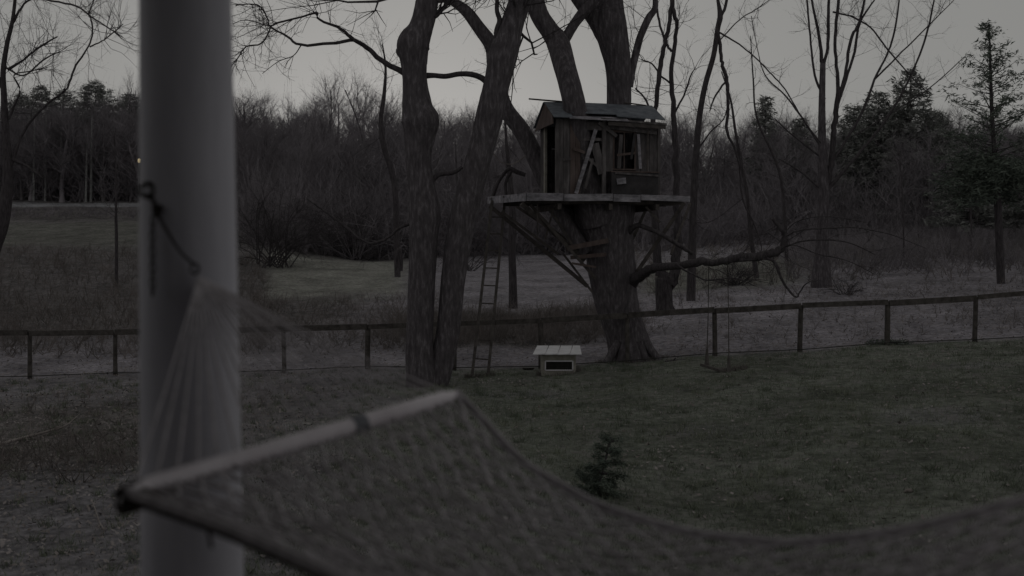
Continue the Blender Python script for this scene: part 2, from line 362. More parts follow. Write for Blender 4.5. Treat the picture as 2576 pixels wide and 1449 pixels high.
# trees one can tell apart at the edge of it
k = 0
for i_ in range(130):
    y = random.uniform(72, 100); px = random.uniform(-260, 2840)
    if px < 560: y = random.uniform(109, 116)
    if 560 < px < 1050 and y < 84: y += 14
    if 1700 < px < 1950: y += 15
    x = (px - 1288) / F * y; z = float(H(x, y))
    want = 3.3 + (636 - ((262 if px > 560 else 225) + 65 * random.random() + (12 if px > 1100 else 0))) / F * y - z; s = want / 14.2
    e = protos[k % 7] if k < 7 else None
    if e is None: e = dup(protos[k % 7], (x, y, z - .1), random.random() * 6.28, (s * random.uniform(.9, 1.3), s))
    else: e.location = (x, y, z - .1); e.scale = (s, s, s)
    k += 1
for (px, Y, top, lab, q) in ((826, 90, 178, 'tall ragged bare tree above the woods midway between column and twin trunks', 1), (938, 88, 186, 'dense topped bare tree just left of the dark crooked tree beside the twin trunks', 3),
                             (330, 118, 205, 'bare tree rising just left of the porch column above the far woods', 0), (1160, 96, 255, 'bare tree with a ragged top between the twin trunks', 5), (1935, 92, 250, 'ragged bare tree top right of the drooping bough', 2)):
    x = (px - 1288) / F * Y; z = float(H(x, Y)); s = (3.3 + (636 - top) / F * Y - z) / 12.6
    dup(protos[q], (x, Y, z - .1), px * .7, (s * .75, s), lab)
# low brush that fills in the wood's foot
def brushfield(n, xy, h0, h1, mb, r=.008):
    for _ in range(n):
        x, y = xy(); z = float(H(x, y)); hh = random.uniform(h0, h1)
        for _ in range(3):
            twig(mb, (x, y, z), (random.gauss(0, .6), random.gauss(0, .6), 1), hh * random.uniform(.6, 1.1), r * random.uniform(.7, 1.4), 1, .7, .1, 3, 4)
g = MB()
brushfield(2600, lambda: (lambda y: (random.uniform(-.5, .55) * y, y))(random.uniform(110, 140)), 3.0, 9.0, g, .045)
brushfield(1600, lambda: (lambda y: (random.uniform(-.24, .10) * y, y))(random.uniform(73, 96)), 2.0, 6.5, g, .035)
brushfield(420, lambda: (lambda y: (random.uniform(-.5, -.24) * y, y))(random.uniform(94, 101)), .2, .6, g, .02)
brushfield(900, lambda: (lambda y: (random.uniform(.25, .52) * y, y))(random.uniform(47, 72)), .4, 1.7, g, .014)
brushfield(1300, lambda: (lambda y: (random.uniform(.10, .5) * y, y))(random.uniform(70, 95)), 1.5, 5.0, g, .03)
brushfield(900, lambda: (lambda y: (random.uniform(-.5, -.24) * y, y))(random.uniform(109, 119)), 3, 9, g, .04)
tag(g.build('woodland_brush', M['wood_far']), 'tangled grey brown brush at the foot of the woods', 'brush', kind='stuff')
g = MB()
brushfield(1500, lambda: (lambda y: (random.uniform(-.52, -.22) * y, y))(random.uniform(33, 66)), .25, 1.0, g, .010)
brushfield(420, lambda: (lambda y: (random.uniform(-.24, -.06) * y, y))(random.uniform(33, 47)), .25, .8, g, .007)
brushfield(900, lambda: (random.uniform(-4.5, 4.2), random.uniform(34, 41)), .3, .95, g, .008)
brushfield(700, lambda: (lambda y: (random.uniform(.10, .5) * y, y))(random.uniform(45, 68)), .2, 1.0, g, .011)
brushfield(380, lambda: (random.uniform(4, 20), random.uniform(31, 44)), .12, .5, g, .006)
brushfield(260, lambda: (random.uniform(-11, -5), random.uniform(16, 26)), .1, .4, g, .005)
tag(g.build('undergrowth', M['brush']), 'low dead weeds and bramble on the slope beyond the fence', 'undergrowth', kind='stuff')

# pale reflection-like streaks in the left woods, built as slim trunks
for bi, (px, y0, y1, wd, Y) in enumerate(((84, 360, 452, 6, 108.5), (113, 350, 445, 6, 109), (152, 320, 405, 7, 109.5), (228, 350, 440, 7, 109), (216, 420, 500, 6, 108.5))):
    base = P(px, y1 + 20, Y); bx = base.x; bz = float(H(bx, Y))
    e = empty('pale_streak_tree', (bx, Y, bz), 'slim pale trunk standing in for a streak in the dark left woods, ' + ('leftmost of the five', 'second of the five from the left', 'third of the five and standing tallest', 'rightmost, nearest the house', 'shortest, standing lowest')[bi], 'tree', 'pale streaks built as trunks in the left woods')
    g = MB(); top = P(px + 3, y0 - 60, Y); c = crm([(bx, Y, bz - .2, wd * .5 * Y / F), (bx + .1, Y, (bz + top.z) / 2, wd * .42 * Y / F), (top.x, Y, top.z, .04)], 5)
    g.tube(c[:, :3], c[:, 3], 7); g.build('trunk', M['pale_streak'], e)
    g = MB(); sprout(g, c, 26, 2.2, .025, 1, .45, 1, .5); g.build('crown', M['wood_far'], e)

# ------------------------------------------------------------------ evergreens
def needles(centers, per, sig, size, droop=0):
    c = np.repeat(np.array(centers, float), per, 0); n = len(c); p = c + rng.normal(0, 1, (n, 3)) * np.array(sig)
    a = rng.normal(0, 1, (n, 3)); a[:, 2] *= .5; a /= np.linalg.norm(a, axis=1)[:, None]; b_ = rng.normal(0, 1, (n, 3)); b_ /= np.linalg.norm(b_, axis=1)[:, None]
    s = size * (.5 + rng.random(n))[:, None]
    return np.stack([p - a * s, p + a * s, p + b_ * s * .45], 1)
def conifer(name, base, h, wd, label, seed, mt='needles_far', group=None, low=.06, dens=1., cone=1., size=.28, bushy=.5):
    global rng; rng = np.random.default_rng(seed); random.seed(seed)
    e = empty(name, base, label, 'tree', group); o = np.array(base, float)
    g = MB(); g.tube([o + (0, 0, -.2), o + (0, 0, h * .5), o + (0, 0, h * .98)], [h * .018, h * .012, .02], 8); g.build('trunk', M['bark2'], e)
    g = MB(); cs = []; z = low * h; br = MB()
    while z < h * .985:
        f = z / h; Rr = wd * .5 * (1 - f) ** cone * (1.0) + .08; nb = int(5 + 5 * (1 - f)) if Rr > .3 else 3; a0 = random.random() * 6
        for q in range(nb):
            a = a0 + q * 6.283 / nb + random.uniform(-.3, .3); L = Rr * random.uniform(.65, 1.15); d = np.array((math.cos(a), math.sin(a), random.uniform(-.25, .15) + .4 * f))
            tip = o + np.array((0, 0, z)) + d * L; br.tube([o + (0, 0, z), tip], [.02 + .01 * L, .01], 3, cap=False)
            m = max(1, int(L / (size * 1.1)))
            for j in range(m): cs.append(o + np.array((0, 0, z)) + d * L * (.3 + .75 * (j + 1) / m))
        z += h * .028 + .12
    br.build('branches', M['bark2'], e)
    g.tris(needles(cs, int(26 * dens), (size * bushy * 1.1, size * bushy * 1.1, size * bushy * .7), size * .55)); g.build('foliage', M[mt], e); return e
def onground(px, Y): x = (px - 1288) / F * Y; return (x, Y, float(H(x, Y)))
for (px, Y, top, wpx, lab) in ((2285, 78, 182, 190, 'tallest dense dark evergreen rising above the woods right of the bare forked tree'),
                               (2350, 82, 285, 130, 'dark evergreen on the right shoulder of the tallest evergreen clump'),
                               (2205, 80, 238, 170, 'broad dark evergreen on the left shoulder of the tallest evergreen clump'),
                               (2145, 84, 262, 120, 'leftmost dark evergreen of the clump, just right of the forked bare tree'),
                               (1922, 88, 236, 70, 'narrow spruce with a thin pointed top among bare woods right of the treehouse'),
                               (2010, 90, 300, 70, 'small low spruce left of the forked bare tree'),
                               (60, 119, 240, 130, 'pointed dark evergreen at the far left above the slim pale trunks'),
                               (330, 119, 238, 130, 'pointed dark evergreen touching the left side of the porch column'),
                               (165, 119, 226, 130, 'narrow dark evergreen between two rounder ones in the left woods'),
                               (110, 119, 222, 150, 'broad dark evergreen crown in the left woods nearest the photo edge'),
                               (245, 119, 208, 180, 'dark rounded evergreen crown in the left woods beside the porch column')):
    b0 = onground(px, Y); h = 3.3 + (636 - top) / F * Y - b0[2]
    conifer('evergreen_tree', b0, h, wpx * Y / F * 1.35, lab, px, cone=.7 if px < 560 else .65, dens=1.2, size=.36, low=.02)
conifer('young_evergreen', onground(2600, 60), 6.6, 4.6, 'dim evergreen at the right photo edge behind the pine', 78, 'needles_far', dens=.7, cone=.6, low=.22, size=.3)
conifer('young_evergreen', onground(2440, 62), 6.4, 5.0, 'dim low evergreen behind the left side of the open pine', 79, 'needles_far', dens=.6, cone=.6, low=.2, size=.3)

# the open pine at right
rng = np.random.default_rng(5); random.seed(5)
b0 = Vector(onground(2518, 43)); e = empty('pine_tree', b0, 'tall open pine with sparse feathery branches against the sky at right', 'tree')
g = MB(); tc_ = limb(g, [(2519, 735, 20), (2515, 640, 19), (2509, 500, 17), (2503, 400, 12), (2496, 300, 10), (2492, 180, 7), (2488, 60, 3)], 43, 10)
g.build('trunk', M['bark2'], e); br = MB(); cs = []; cs2 = []
for i_ in range(95):
    f = random.random() ** .9; py = 62 + f * 335; ax = np.interp(py, [60, 180, 300, 400], [2488, 2492, 2496, 2503]); half = (14 + 115 * min(1, f * 1.25)) * random.uniform(.45, 1.1)
    a = random.random() * 6.283; d = np.array((math.cos(a), math.sin(a), random.uniform(.12, .5))); L = half * 43 / F; p0 = P(ax, py, 43)
    c = np.array([np.array(p0) + d * L * s + np.array((0, 0, .12 * L * s * s)) for s in np.linspace(0, 1, 5)]); br.tube(c, np.linspace(.022, .006, 5), 3, cap=False)
    for s in np.linspace(.45, 1.05, max(2, int(L / .32))):
        cs.append(np.array(p0) + d * L * s + rng.normal(0, .07, 3) + np.array((0, 0, .12 * L)))
for i_ in range(80):
    py = random.uniform(395, 500); a = random.random() * 6.283; L = random.uniform(.8, 2.2); d = np.array((math.cos(a), math.sin(a), random.uniform(-.25, .1))); p0 = P(2506, py, 43)
    br.tube([np.array(p0), np.array(p0) + d * L], [.025, .008], 3, cap=False)
    for s in np.linspace(.3, 1.05, 6): cs2.append(np.array(p0) + d * L * s + rng.normal(0, .1, 3))
br.build('branches', M['bark2'], e)
g = MB(); g.tris(needles(cs, 17, (.09, .09, .08), .09)); g.tris(needles(cs2, 18, (.2, .2, .14), .12)); g.build('foliage', M['needles'], e)

# ------------------------------------------------------------------ houses far left, seen through the trees
def far_house(px, py_top, py_bot, wpx, Y, label, lit=False):
    a = P(px - wpx / 2, py_bot, Y); b_ = P(px + wpx / 2, py_top, Y); cx = (a.x + b_.x) / 2; wd = b_.x - a.x; z0 = float(H(cx, Y)); z1 = b_.z
    e = empty('far_house', (cx, Y, z0), label, 'house')
    g = MB(); g.box((cx, Y + 3, (z0 + z1) / 2 - .3), (wd, 6, z1 - z0 + .6)); g.build('wall', M['bluewall'], e, False)
    g = MB(); hr = wd * .16; v = [(cx - wd / 2 - .3, Y - .4, z1 - .05), (cx + wd / 2 + .3, Y - .4, z1 - .05), (cx + wd / 2 + .3, Y + 6.4, z1 - .05), (cx - wd / 2 - .3, Y + 6.4, z1 - .05), (cx - wd / 2 - .3, Y + 3, z1 + hr), (cx + wd / 2 + .3, Y + 3, z1 + hr)]
    g.add(v, [(0, 1, 5, 4), (3, 4, 5, 2), (0, 4, 3, 3), (1, 2, 5, 5), (0, 3, 2, 1)]); g.build('roof', M['houseroof'], e, False)
    n = 3
    for q in range(n):
        wx = cx + wd * ((q + .5) / n - .5); g = MB(); g.box((wx, Y - .03, z1 - 1.1), (wd * .13, .06, 1.1)); wo = g.build('window', M['glass'], e, False)
    return e
far_house(305, 404, 440, 88, 119, 'pale blue grey house glimpsed through the left woods beside the porch column')
pl = P(350.5, 404, 106); gx = float(H(pl.x, 106)); e = empty('yard_lamp', (pl.x, 106, gx), 'tiny warm glowing lamp right beside the porch column edge', 'lamp')
g = MB(); g.tube([(pl.x, 106, gx - .2), (pl.x, 106, pl.z - .2)], [.05, .04], 6); g.build('pole', M['iron'], e)
g = MB(); g.tube([(pl.x, 106, pl.z - .2), (pl.x, 106, pl.z - .1), (pl.x, 106, pl.z + .12), (pl.x, 106, pl.z + .2)], [.07, .14, .14, .05], 8); g.build('lamp_glass', em, e)

# ------------------------------------------------------------------ yard trees
# twin-trunked tree
rng = np.random.default_rng(11); random.seed(11)
ZA = 25.6; bA = P(1075, 985, ZA); e = empty('twin_trunk_tree', (bA.x, bA.y, float(H(bA.x, bA.y))), 'big rough barked twin trunked tree rising behind the hammock bar', 'tree')
g = MB()
cA = limb(g, [(1062, 1010, 98), (1062, 960, 84), (1056, 880, 72), (1060, 740, 68), (1066, 600, 72), (1068, 540, 82), (1062, 480, 68), (1052, 400, 66), (1056, 340, 80), (1058, 305, 96), (1050, 270, 78), (1043, 200, 62), (1040, 150, 70), (1039, 112, 84), (1058, 72, 62), (1072, 20, 58), (1080, -60, 54), (1070, -260, 44), (1090, -460, 22)], ZA, 20, .045)
limb(g, [(1050, 330, 50), (1080, 318, 44), (1096, 308, 24)], ZA, 10, .12); limb(g, [(1045, 135, 50), (1016, 128, 44), (1003, 118, 22)], ZA, 10, .12)
limb(g, [(1075, 560, 50), (1094, 560, 30), (1104, 556, 10)], ZA, 10, .1)
g.build('trunk', M['bark'], e)
g = MB()
cB = limb(g, [(1085, 990, 70), (1108, 930, 62), (1128, 830, 60), (1140, 700, 62), (1158, 580, 68), (1182, 480, 66), (1212, 370, 64), (1232, 290, 70), (1250, 210, 66), (1268, 130, 72), (1288, 60, 58), (1308, 0, 56), (1335, -120, 46), (1350, -300, 30)], ZA + .1, 20, .045)
g.build('second_trunk', M['bark'], e)
g = MB()
L1 = limb(g, [(1262, 125, 26), (1250, 82, 15), (1257, 52, 13), (1250, 25, 11), (1252, -20, 9)], ZA, 8)
L2 = limb(g, [(1040, 192, 22), (1004, 178, 15), (959, 149, 13), (923, 120, 12), (889, 99, 10, -.3), (862, 75, 8, -.4), (803, 49, 6, -.5), (798, 32, 7, -.5), (777, 37, 5, -.6), (700, 58, 5, -.7), (677, 65, 4, -.8), (620, 50, 2, -.9), (585, 60, 2, -1)], ZA, 7, 0, 4, .25)
L3 = limb(g, [(889, 99, 9, -.3), (829, 109, 8, -.1), (758, 113, 7, 0), (722, 92, 6, .1), (680, 66, 5, .2), (674, 49, 4, .2), (657, 19, 4, .3), (635, 10, 3, .3), (593, 13, 3, .4)], ZA, 6, 0, 4, .25)
L4 = limb(g, [(680, 66, 4, .2), (677, 78, 4, .1), (657, 110, 4, 0), (619, 117, 3.5, -.1), (596, 149, 3, -.2), (560, 190, 2.5, -.3)], ZA, 5, 0, 4, .25)
L5 = limb(g, [(758, 113, 4, 0), (738, 140, 2.5, .1), (700, 155, 2, .2), (660, 185, 1.5, .3)], ZA, 4, 0)
L6 = limb(g, [(1060, 191, 18, .2), (1090, 190, 13, .2), (1121, 192, 13, .2), (1155, 186, 13, .2), (1186, 187, 14, .2), (1212, 196, 15, .2), (1235, 215, 18, .2)], ZA, 8)
L7 = limb(g, [(1075, 470, 20), (1092, 450, 13), (1108, 438, 12), (1140, 434, 11), (1163, 420, 8)], ZA, 8, .1)
L8 = limb(g, [(1035, 560, 10), (1005, 575, 8), (975, 598, 8), (938, 613, 8), (905, 600, 7), (870, 572, 7), (835, 545, 6), (800, 520, 4), (770, 500, 2)], ZA, 6, 0, 4, .25)
for c, n, L in ((L2, 26, 1.1), (L3, 24, .9), (L4, 22, .8), (L5, 10, .7), (L8, 14, .6), (L1, 7, .7)): sprout(g, c, n, L, .009, 2 if c is not L5 else 1, .3, 1, .05, 3)
sprout(g, cB, 8, .7, .007, 1, .5, .85); sprout(g, L6, 5, .5, .006, 1)
for c in (cA, cB): sprout(g, c[-30:], 14, 3.5, .05, 2, .2, 1, .4, 5)
g.build('branches', M['bark2'], e)
# treehouse tree
ZB = 30.3; bB = P(1590, 918, ZB); e = empty('treehouse_tree', (bB.x, bB.y, float(H(bB.x, bB.y))), 'massive old tree with a flared trunk that carries the wooden treehouse', 'tree')
g = MB()
limb(g, [(1590, 935, 142), (1589, 905, 128), (1580, 860, 106), (1562, 800, 102), (1548, 740, 110), (1543, 690, 118), (1536, 640, 122), (1528, 590, 128), (1520, 540, 150), (1515, 500, 150)], ZB, 24, .05)
for (a, b_) in ((1530, 918), (1560, 922), (1625, 920), (1652, 912)): limb(g, [(1588 + (a - 1588) * .55, 860, 22, -.45), (a, b_ - 12, 20, -.6), (a + (a - 1588) * .18, b_ + 6, 12, -.75)], ZB, 8, .08)
g.build('trunk', M['bark'], e)
g = MB()
B1 = limb(g, [(1505, 560, 90), (1480, 480, 68, -.2), (1462, 380, 60, -.5), (1449, 290, 58, -.72), (1438, 230, 56, -.7), (1422, 170, 56, -.4), (1405, 110, 58), (1385, 80, 48), (1358, 40, 46), (1345, 0, 46), (1330, -80, 42), (1290, -240, 26)], ZB - .35, 16, .04)
B1b = limb(g, [(1408, 118, 30), (1425, 92, 27), (1446, 58, 25), (1470, 28, 28), (1500, 0, 28)], ZB - .3, 10)
B2 = limb(g, [(1530, 560, 90), (1553, 470, 74), (1556, 380, 66), (1556, 280, 62), (1556, 180, 64), (1545, 110, 76), (1535, 60, 84), (1535, 0, 66), (1535, -90, 60), (1520, -280, 36)], ZB + .2, 16, .04)
limb(g, [(1530, 90, 60), (1495, 40, 48), (1465, 5, 44), (1440, -40, 38), (1400, -180, 24)], ZB + .2, 12)
B3 = limb(g, [(1578, 215, 30), (1590, 172, 20), (1602, 125, 19), (1612, 90, 18), (1632, 45, 18), (1648, 20, 15), (1652, -30, 12), (1690, -120, 8)], ZB + .2, 10)
B4 = limb(g, [(1485, 620, 60), (1440, 555, 52), (1398, 495, 48), (1372, 450, 46), (1345, 390, 44), (1310, 325, 42), (1270, 270, 40), (1246, 190, 38), (1238, 120, 36), (1205, 70, 32), (1170, 25, 28), (1128, 0, 18), (1090, 5, 8)], ZB + .5, 12, .05)
B5 = limb(g, [(1470, 640, 45), (1440, 590, 40), (1410, 540, 40), (1390, 510, 40)], ZB - .3, 10)
sprout(g, B3, 12, 1.3, .012, 2); sprout(g, B1b, 5, .6, .008, 1); sprout(g, B2, 10, 1., .01, 1, .4, .8); sprout(g, B1, 10, 1., .01, 1, .5, .8); sprout(g, B4, 10, .9, .01, 2, .55, 1)
for c in (B1, B2): sprout(g, c[-20:], 14, 3.5, .05, 2, .2, 1, .4, 5)
g.build('limbs', M['bark'], e)
g = MB()
S1 = limb(g, [(1585, 715, 30, -.2), (1612, 692, 26, -.9), (1648, 674, 22, -1.8), (1700, 669, 19, -2.9), (1760, 658, 21, -3.9), (1800, 661, 17, -4.1), (1850, 650, 20, -4.3), (1925, 642, 21, -4.4), (1964, 630, 19, -4.4), (1974, 602, 14, -4.4), (1968, 580, 11, -4.4), (1955, 565, 8, -4.4), (1943, 550, 9, -4.4)], ZB, 9, .13, 5, .14)
S2 = limb(g, [(1860, 655, 10, -4.4), (1915, 650, 9, -4.4), (1945, 657, 8, -4.5), (1958, 680, 8, -4.6), (1965, 700, 7, -4.6), (1982, 728, 6, -4.6), (2002, 748, 5, -4.7), (2012, 735, 4, -4.7), (2030, 712, 3.5, -4.7), (2062, 705, 2.5, -4.8)], ZB, 6, 0, 4, .2)
for arc in (((1968, 600, 5), (2010, 580, 4), (2080, 575, 4), (2150, 573, 3), (2240, 590, 2), (2330, 625, 1.5)), ((1965, 625, 5), (2020, 606, 4), (2080, 603, 3.5), (2140, 612, 3), (2200, 640, 2)),
            ((1950, 640, 4), (1990, 615, 3), (2060, 640, 3), (2130, 655, 2), (2200, 690, 1.5)), ((1955, 575, 3), (1900, 600, 2.5), (1868, 640, 2)), ((1700, 665, 6), (1745, 690, 5), (1780, 705, 4), (1850, 700, 3), (1900, 720, 2)),
            ((1960, 610, 3), (2000, 560, 2.5), (2080, 545, 2), (2180, 560, 1.5))):
    c = limb(g, [(*q, -4.4 - .15 * j) for j, q in enumerate(arc)], ZB, 5, 0, 4, .3); sprout(g, c, 9, .7, .006, 1, .2, 1, 0, 3)
S3 = limb(g, [(1575, 590, 22, -.2), (1600, 568, 13, -.5), (1630, 575, 12, -.7), (1660, 588, 11, -.9), (1700, 612, 11, -1), (1742, 638, 9, -1.1)], ZB, 8, .08)
sprout(g, S1, 30, .9, .009, 2, .3, .95, -.1); sprout(g, S2, 8, .5, .006, 1)
g.build('low_branches', M['bark2'], e)

def free_tree(name, label, base_px, Z, limbs, wob=.2, tw=8, tl=1.2, tr=.012, lv=2, mt='bark2', bulk=None, up=.3, grp=None, kids=3):
    x, y, z = onground(base_px, Z); e = empty(name, (x, y, z), label, 'tree', grp)
    g = MB(); tg = MB(); cs = []
    for q, L in enumerate(limbs):
        if q == 0:
            L = [(L[0][0], 636 + (3.3 - z) * F / Z + 8, L[0][2])] + list(L[1:])
        c = limb(g if q == 0 else tg, L, Z, 9 if q == 0 else 6, .04, 5, wob if q else 0); cs.append(c)
    g.build('trunk', M[mt], e)
    for c in cs: sprout(tg, c, tw, tl, tr, lv, .35, 1, up, kids)
    tg.build('branches', M['bark2'], e); return e
rng = np.random.default_rng(21); random.seed(21)
free_tree('forked_tree', 'dark forked tree just right of and behind the treehouse trunk, past the fence rail', 1672, 39,
          [[(1674, 830, 62), (1672, 780, 46), (1670, 730, 44), (1672, 700, 48)],
           [(1672, 715, 40), (1660, 680, 26), (1650, 620, 22), (1648, 540, 20), (1642, 460, 18), (1640, 330, 14), (1652, 250, 12), (1660, 180, 13), (1672, 110, 12), (1684, 60, 11), (1690, 0, 10), (1700, -80, 8)],
           [(1680, 715, 40), (1700, 680, 28), (1706, 600, 22), (1702, 500, 18), (1700, 380, 17), (1694, 290, 14), (1688, 200, 12), (1696, 120, 11), (1702, 60, 10), (1692, 20, 11), (1688, -60, 9)],
           [(1690, 130, 7), (1672, 100, 6), (1655, 40, 6), (1650, -20, 5)], [(1660, 190, 5), (1640, 160, 4), (1612, 150, 3)], [(1648, 300, 7), (1620, 245, 5), (1598, 222, 4)], [(1694, 290, 6), (1720, 240, 5), (1738, 190, 4), (1750, 170, 2)],
           [(1660, 190, 5), (1690, 215, 5), (1688, 240, 5)], [(1676, 760, 14), (1715, 800, 10), (1745, 832, 4)], [(1668, 770, 14), (1640, 800, 10), (1628, 830, 4)]], tw=7, tl=1.4)
free_tree('crooked_tree', 'crooked slender tree with a drooping bough right of the treehouse', 1745, 42,
          [[(1738, 800, 24), (1742, 600, 20), (1746, 480, 18), (1752, 380, 17), (1760, 290, 15), (1775, 210, 14), (1795, 140, 13), (1806, 70, 13), (1812, 40, 14), (1806, 0, 8), (1795, -60, 6)],
           [(1812, 45, 9), (1826, 10, 8), (1835, -40, 6)], [(1806, 80, 10), (1812, 130, 9), (1818, 165, 9), (1830, 205, 10), (1832, 260, 8), (1828, 330, 8), (1845, 365, 6), (1860, 420, 5), (1868, 500, 4), (1895, 560, 4), (1915, 620, 3), (1905, 650, 2)],
           [(1830, 200, 6), (1800, 240, 5), (1785, 280, 3)], [(1806, 80, 5), (1850, 105, 4), (1895, 140, 3.5), (1935, 180, 3.5), (1975, 225, 3.5), (2020, 300, 3), (2065, 360, 3)], [(1895, 560, 3), (1880, 620, 2), (1860, 640, 2)],
           [(1812, 100, 4), (1860, 50, 3), (1900, 25, 3), (1935, 0, 2)], [(1752, 380, 5), (1790, 330, 4), (1820, 300, 3), (1832, 260, 3)], [(1868, 500, 2), (1780, 560, 2), (1700, 540, 2)]], tw=6, tl=1.1)
fan = [[(2066, 780, 80), (2066, 745, 56), (2066, 700, 50), (2068, 640, 36), (2070, 560, 29), (2072, 480, 27), (2070, 400, 23), (2068, 330, 20), (2068, 250, 17), (2070, 160, 14)],
       [(2070, 165, 10), (2062, 100, 8), (2046, 20, 6), (2030, -60, 4)], [(2070, 170, 9), (2082, 120, 8), (2084, 50, 8), (2086, -40, 6)],
       [(2074, 480, 20), (2092, 400, 15), (2098, 330, 14), (2104, 270, 13), (2108, 200, 9), (2100, 110, 8), (2108, 20, 8), (2110, -60, 6)],
       [(2106, 250, 9), (2125, 190, 8), (2140, 100, 8), (2160, 60, 7), (2175, 0, 6), (2190, -80, 5)], [(2106, 270, 8), (2128, 200, 7), (2150, 130, 7), (2162, 60, 6), (2200, 0, 4)],
       [(2075, 250, 7), (2050, 190, 6), (2038, 90, 5), (2030, 0, 5)], [(2078, 480, 12), (2140, 410, 8), (2200, 340, 7), (2255, 260, 6), (2300, 170, 5), (2330, 90, 5), (2350, 0, 4)],
       [(2085, 420, 8), (2160, 300, 7), (2200, 200, 6), (2230, 140, 5), (2250, 80, 5), (2262, 0, 4)], [(2200, 200, 5), (2270, 130, 4), (2340, 60, 3), (2400, 0, 2)], [(2072, 380, 6), (2020, 300, 5), (1975, 240, 4), (1925, 190, 3), (1905, 120, 2), (1890, 40, 2)],
       [(2072, 400, 5), (2000, 345, 4), (1950, 300, 3)], [(2150, 340, 4), (2250, 280, 3), (2340, 220, 3), (2430, 140, 2)], [(2070, 480, 5), (2010, 430, 4), (1960, 400, 3)], [(2140, 40, 5), (2190, 70, 4), (2230, 120, 4), (2290, 190, 3), (2340, 240, 2)],
       [(2095, 30, 5), (2140, 40, 4)]]
free_tree('fan_branched_tree', 'tall bare tree with many upright fanning branches right of centre', 2066, 44, fan, wob=.15, tw=9, tl=1.5, tr=.01, mt='bark', up=.5)
# left edge tree
free_tree('leaning_tree', 'dark leaning tree at the left photo edge with twiggy crown over the sky', -70, 46,
          [[(-60, 720, 50), (-24, 640, 44), (2, 570, 38), (16, 500, 30), (20, 420, 24), (14, 330, 19), (10, 240, 15), (8, 180, 13), (18, 110, 11), (32, 50, 9), (42, -40, 7)],
           [(20, 175, 8), (60, 150, 5), (100, 118, 5), (145, 92, 3)], [(14, 240, 9), (-10, 180, 8), (-40, 100, 6)], [(30, 60, 7), (60, 10, 5), (100, -10, 5)],
           [(60, -20, 5), (120, 0, 5), (190, 15, 5), (230, 42, 4), (285, 78, 3.5), (310, 95, 2)], [(170, 222, 5), (190, 165, 5), (215, 130, 4), (232, 90, 4), (230, 50, 4), (224, 35, 3), (240, -10, 3)],
           [(226, 118, 4), (262, 100, 3), (292, 76, 3), (310, 60, 2)], [(26, 420, 10), (60, 330, 7), (110, 270, 5), (170, 222, 5)], [(22, 300, 6), (50, 230, 5), (35, 190, 4), (70, 180, 3), (120, 170, 2)], [(15, 170, 6), (60, 190, 4), (110, 150, 4), (150, 130, 2)],
           [(30, 400, 12), (70, 420, 6), (110, 450, 3)]], tw=16, tl=1.8, tr=.014, lv=2, kids=3)
rng = np.random.default_rng(31); random.seed(31)
for (px, Z, ba, lab, L) in ((293, 52, 628, 'thin straight sapling standing alone on the left meadow', [(293, 640, 8), (293, 600, 8), (292, 550, 7), (292, 480, 3.5), (290, 400, 2.5), (288, 330, 1.5)]),
                            (1290, 44, 740, 'slim dark trunk between the twin trunked tree and the treehouse tree', [(1291, 770, 24), (1290, 700, 20), (1288, 620, 19), (1290, 560, 20), (1284, 460, 14), (1276, 380, 9), (1270, 300, 5)]),
                            (968, 58, 0, 'ragged dark tree with dense top just left of the twin trunks', [(1000, 640, 16), (995, 500, 15), (985, 430, 15), (966, 370, 14), (958, 300, 12), (966, 240, 10), (970, 170, 6), (962, 110, 3)]),
                            (2275, 52, 725, 'small thin bare tree with a thick foot beyond the fence at right', [(2275, 735, 14), (2274, 690, 10), (2274, 640, 5), (2272, 540, 4), (2268, 450, 3), (2262, 380, 2)]),
                            (2445, 56, 0, 'thin dim sapling left of the pine trunk', [(2443, 700, 6), (2444, 600, 5), (2441, 500, 4), (2440, 420, 3)]),
                            (1895, 50, 0, 'slender bare tree leaning left from behind the fallen bough', [(1905, 700, 14), (1890, 600, 11), (1878, 480, 9), (1862, 400, 8), (1850, 330, 7), (1838, 250, 5), (1815, 180, 3)]),
                            (1965, 54, 0, 'thin bare tree in a slight curve left of the fan branched tree', [(1980, 690, 10), (1975, 560, 8), (1960, 430, 7), (1905, 300, 5), (1895, 200, 4), (1888, 90, 2)])):
    free_tree('slender_tree', lab, px, Z, [L], tw=60 if px in (830, 935) else 26 if px == 968 else 14, tl=2.2 if px in (830, 935, 968) else 1.2, tr=.015, lv=2)

# shrubs
def shrub(px, Z, label, hpx, wpx, n, seed, m='bark2', r=.02, lv=2, kids=3, flat=0):
    global rng; rng = np.random.default_rng(seed); random.seed(seed)
    b0 = onground(px, Z); e = empty('shrub', b0, label, 'shrub'); g = MB(); tg = MB()
    for _ in range(n):
        a = random.gauss(0, .8); d = np.array((math.sin(a) * wpx / hpx + random.gauss(0, .2), random.gauss(0, .5), abs(math.cos(a)) * random.uniform(.4, 1.1) + flat)); d /= np.linalg.norm(d)
        L = hpx * Z / F * random.uniform(.55, 1.05); sp = .12 * hpx * Z / F; p0 = np.array(b0) + np.array((random.gauss(0, sp), random.gauss(0, sp), -.05))
        c = crm([(*p0, r), (*(p0 + d * L * .5 + np.array((random.gauss(0, .06 * L), 0, .12 * L))), r * .7), (*(p0 + d * L + np.array((0, 0, -.05 * L))), r * .3)], 4)
        g.tube(c[:, :3], c[:, 3], 5); sprout(tg, c, 8, L * .4, r * .4, lv - 1, .25, 1, .1, kids)
    g.build('stems', M[m], e); tg.build('twigs', M['bark2'], e); return e
shrub(692, 62, 'wide dark arching shrub behind the meadow just right of the porch column', 230, 250, 34, 1, r=.035, lv=3, kids=4)
shrub(900, 74, 'big rounded twiggy thicket above the pale grass patch', 200, 220, 34, 2, r=.03, lv=3, kids=4)
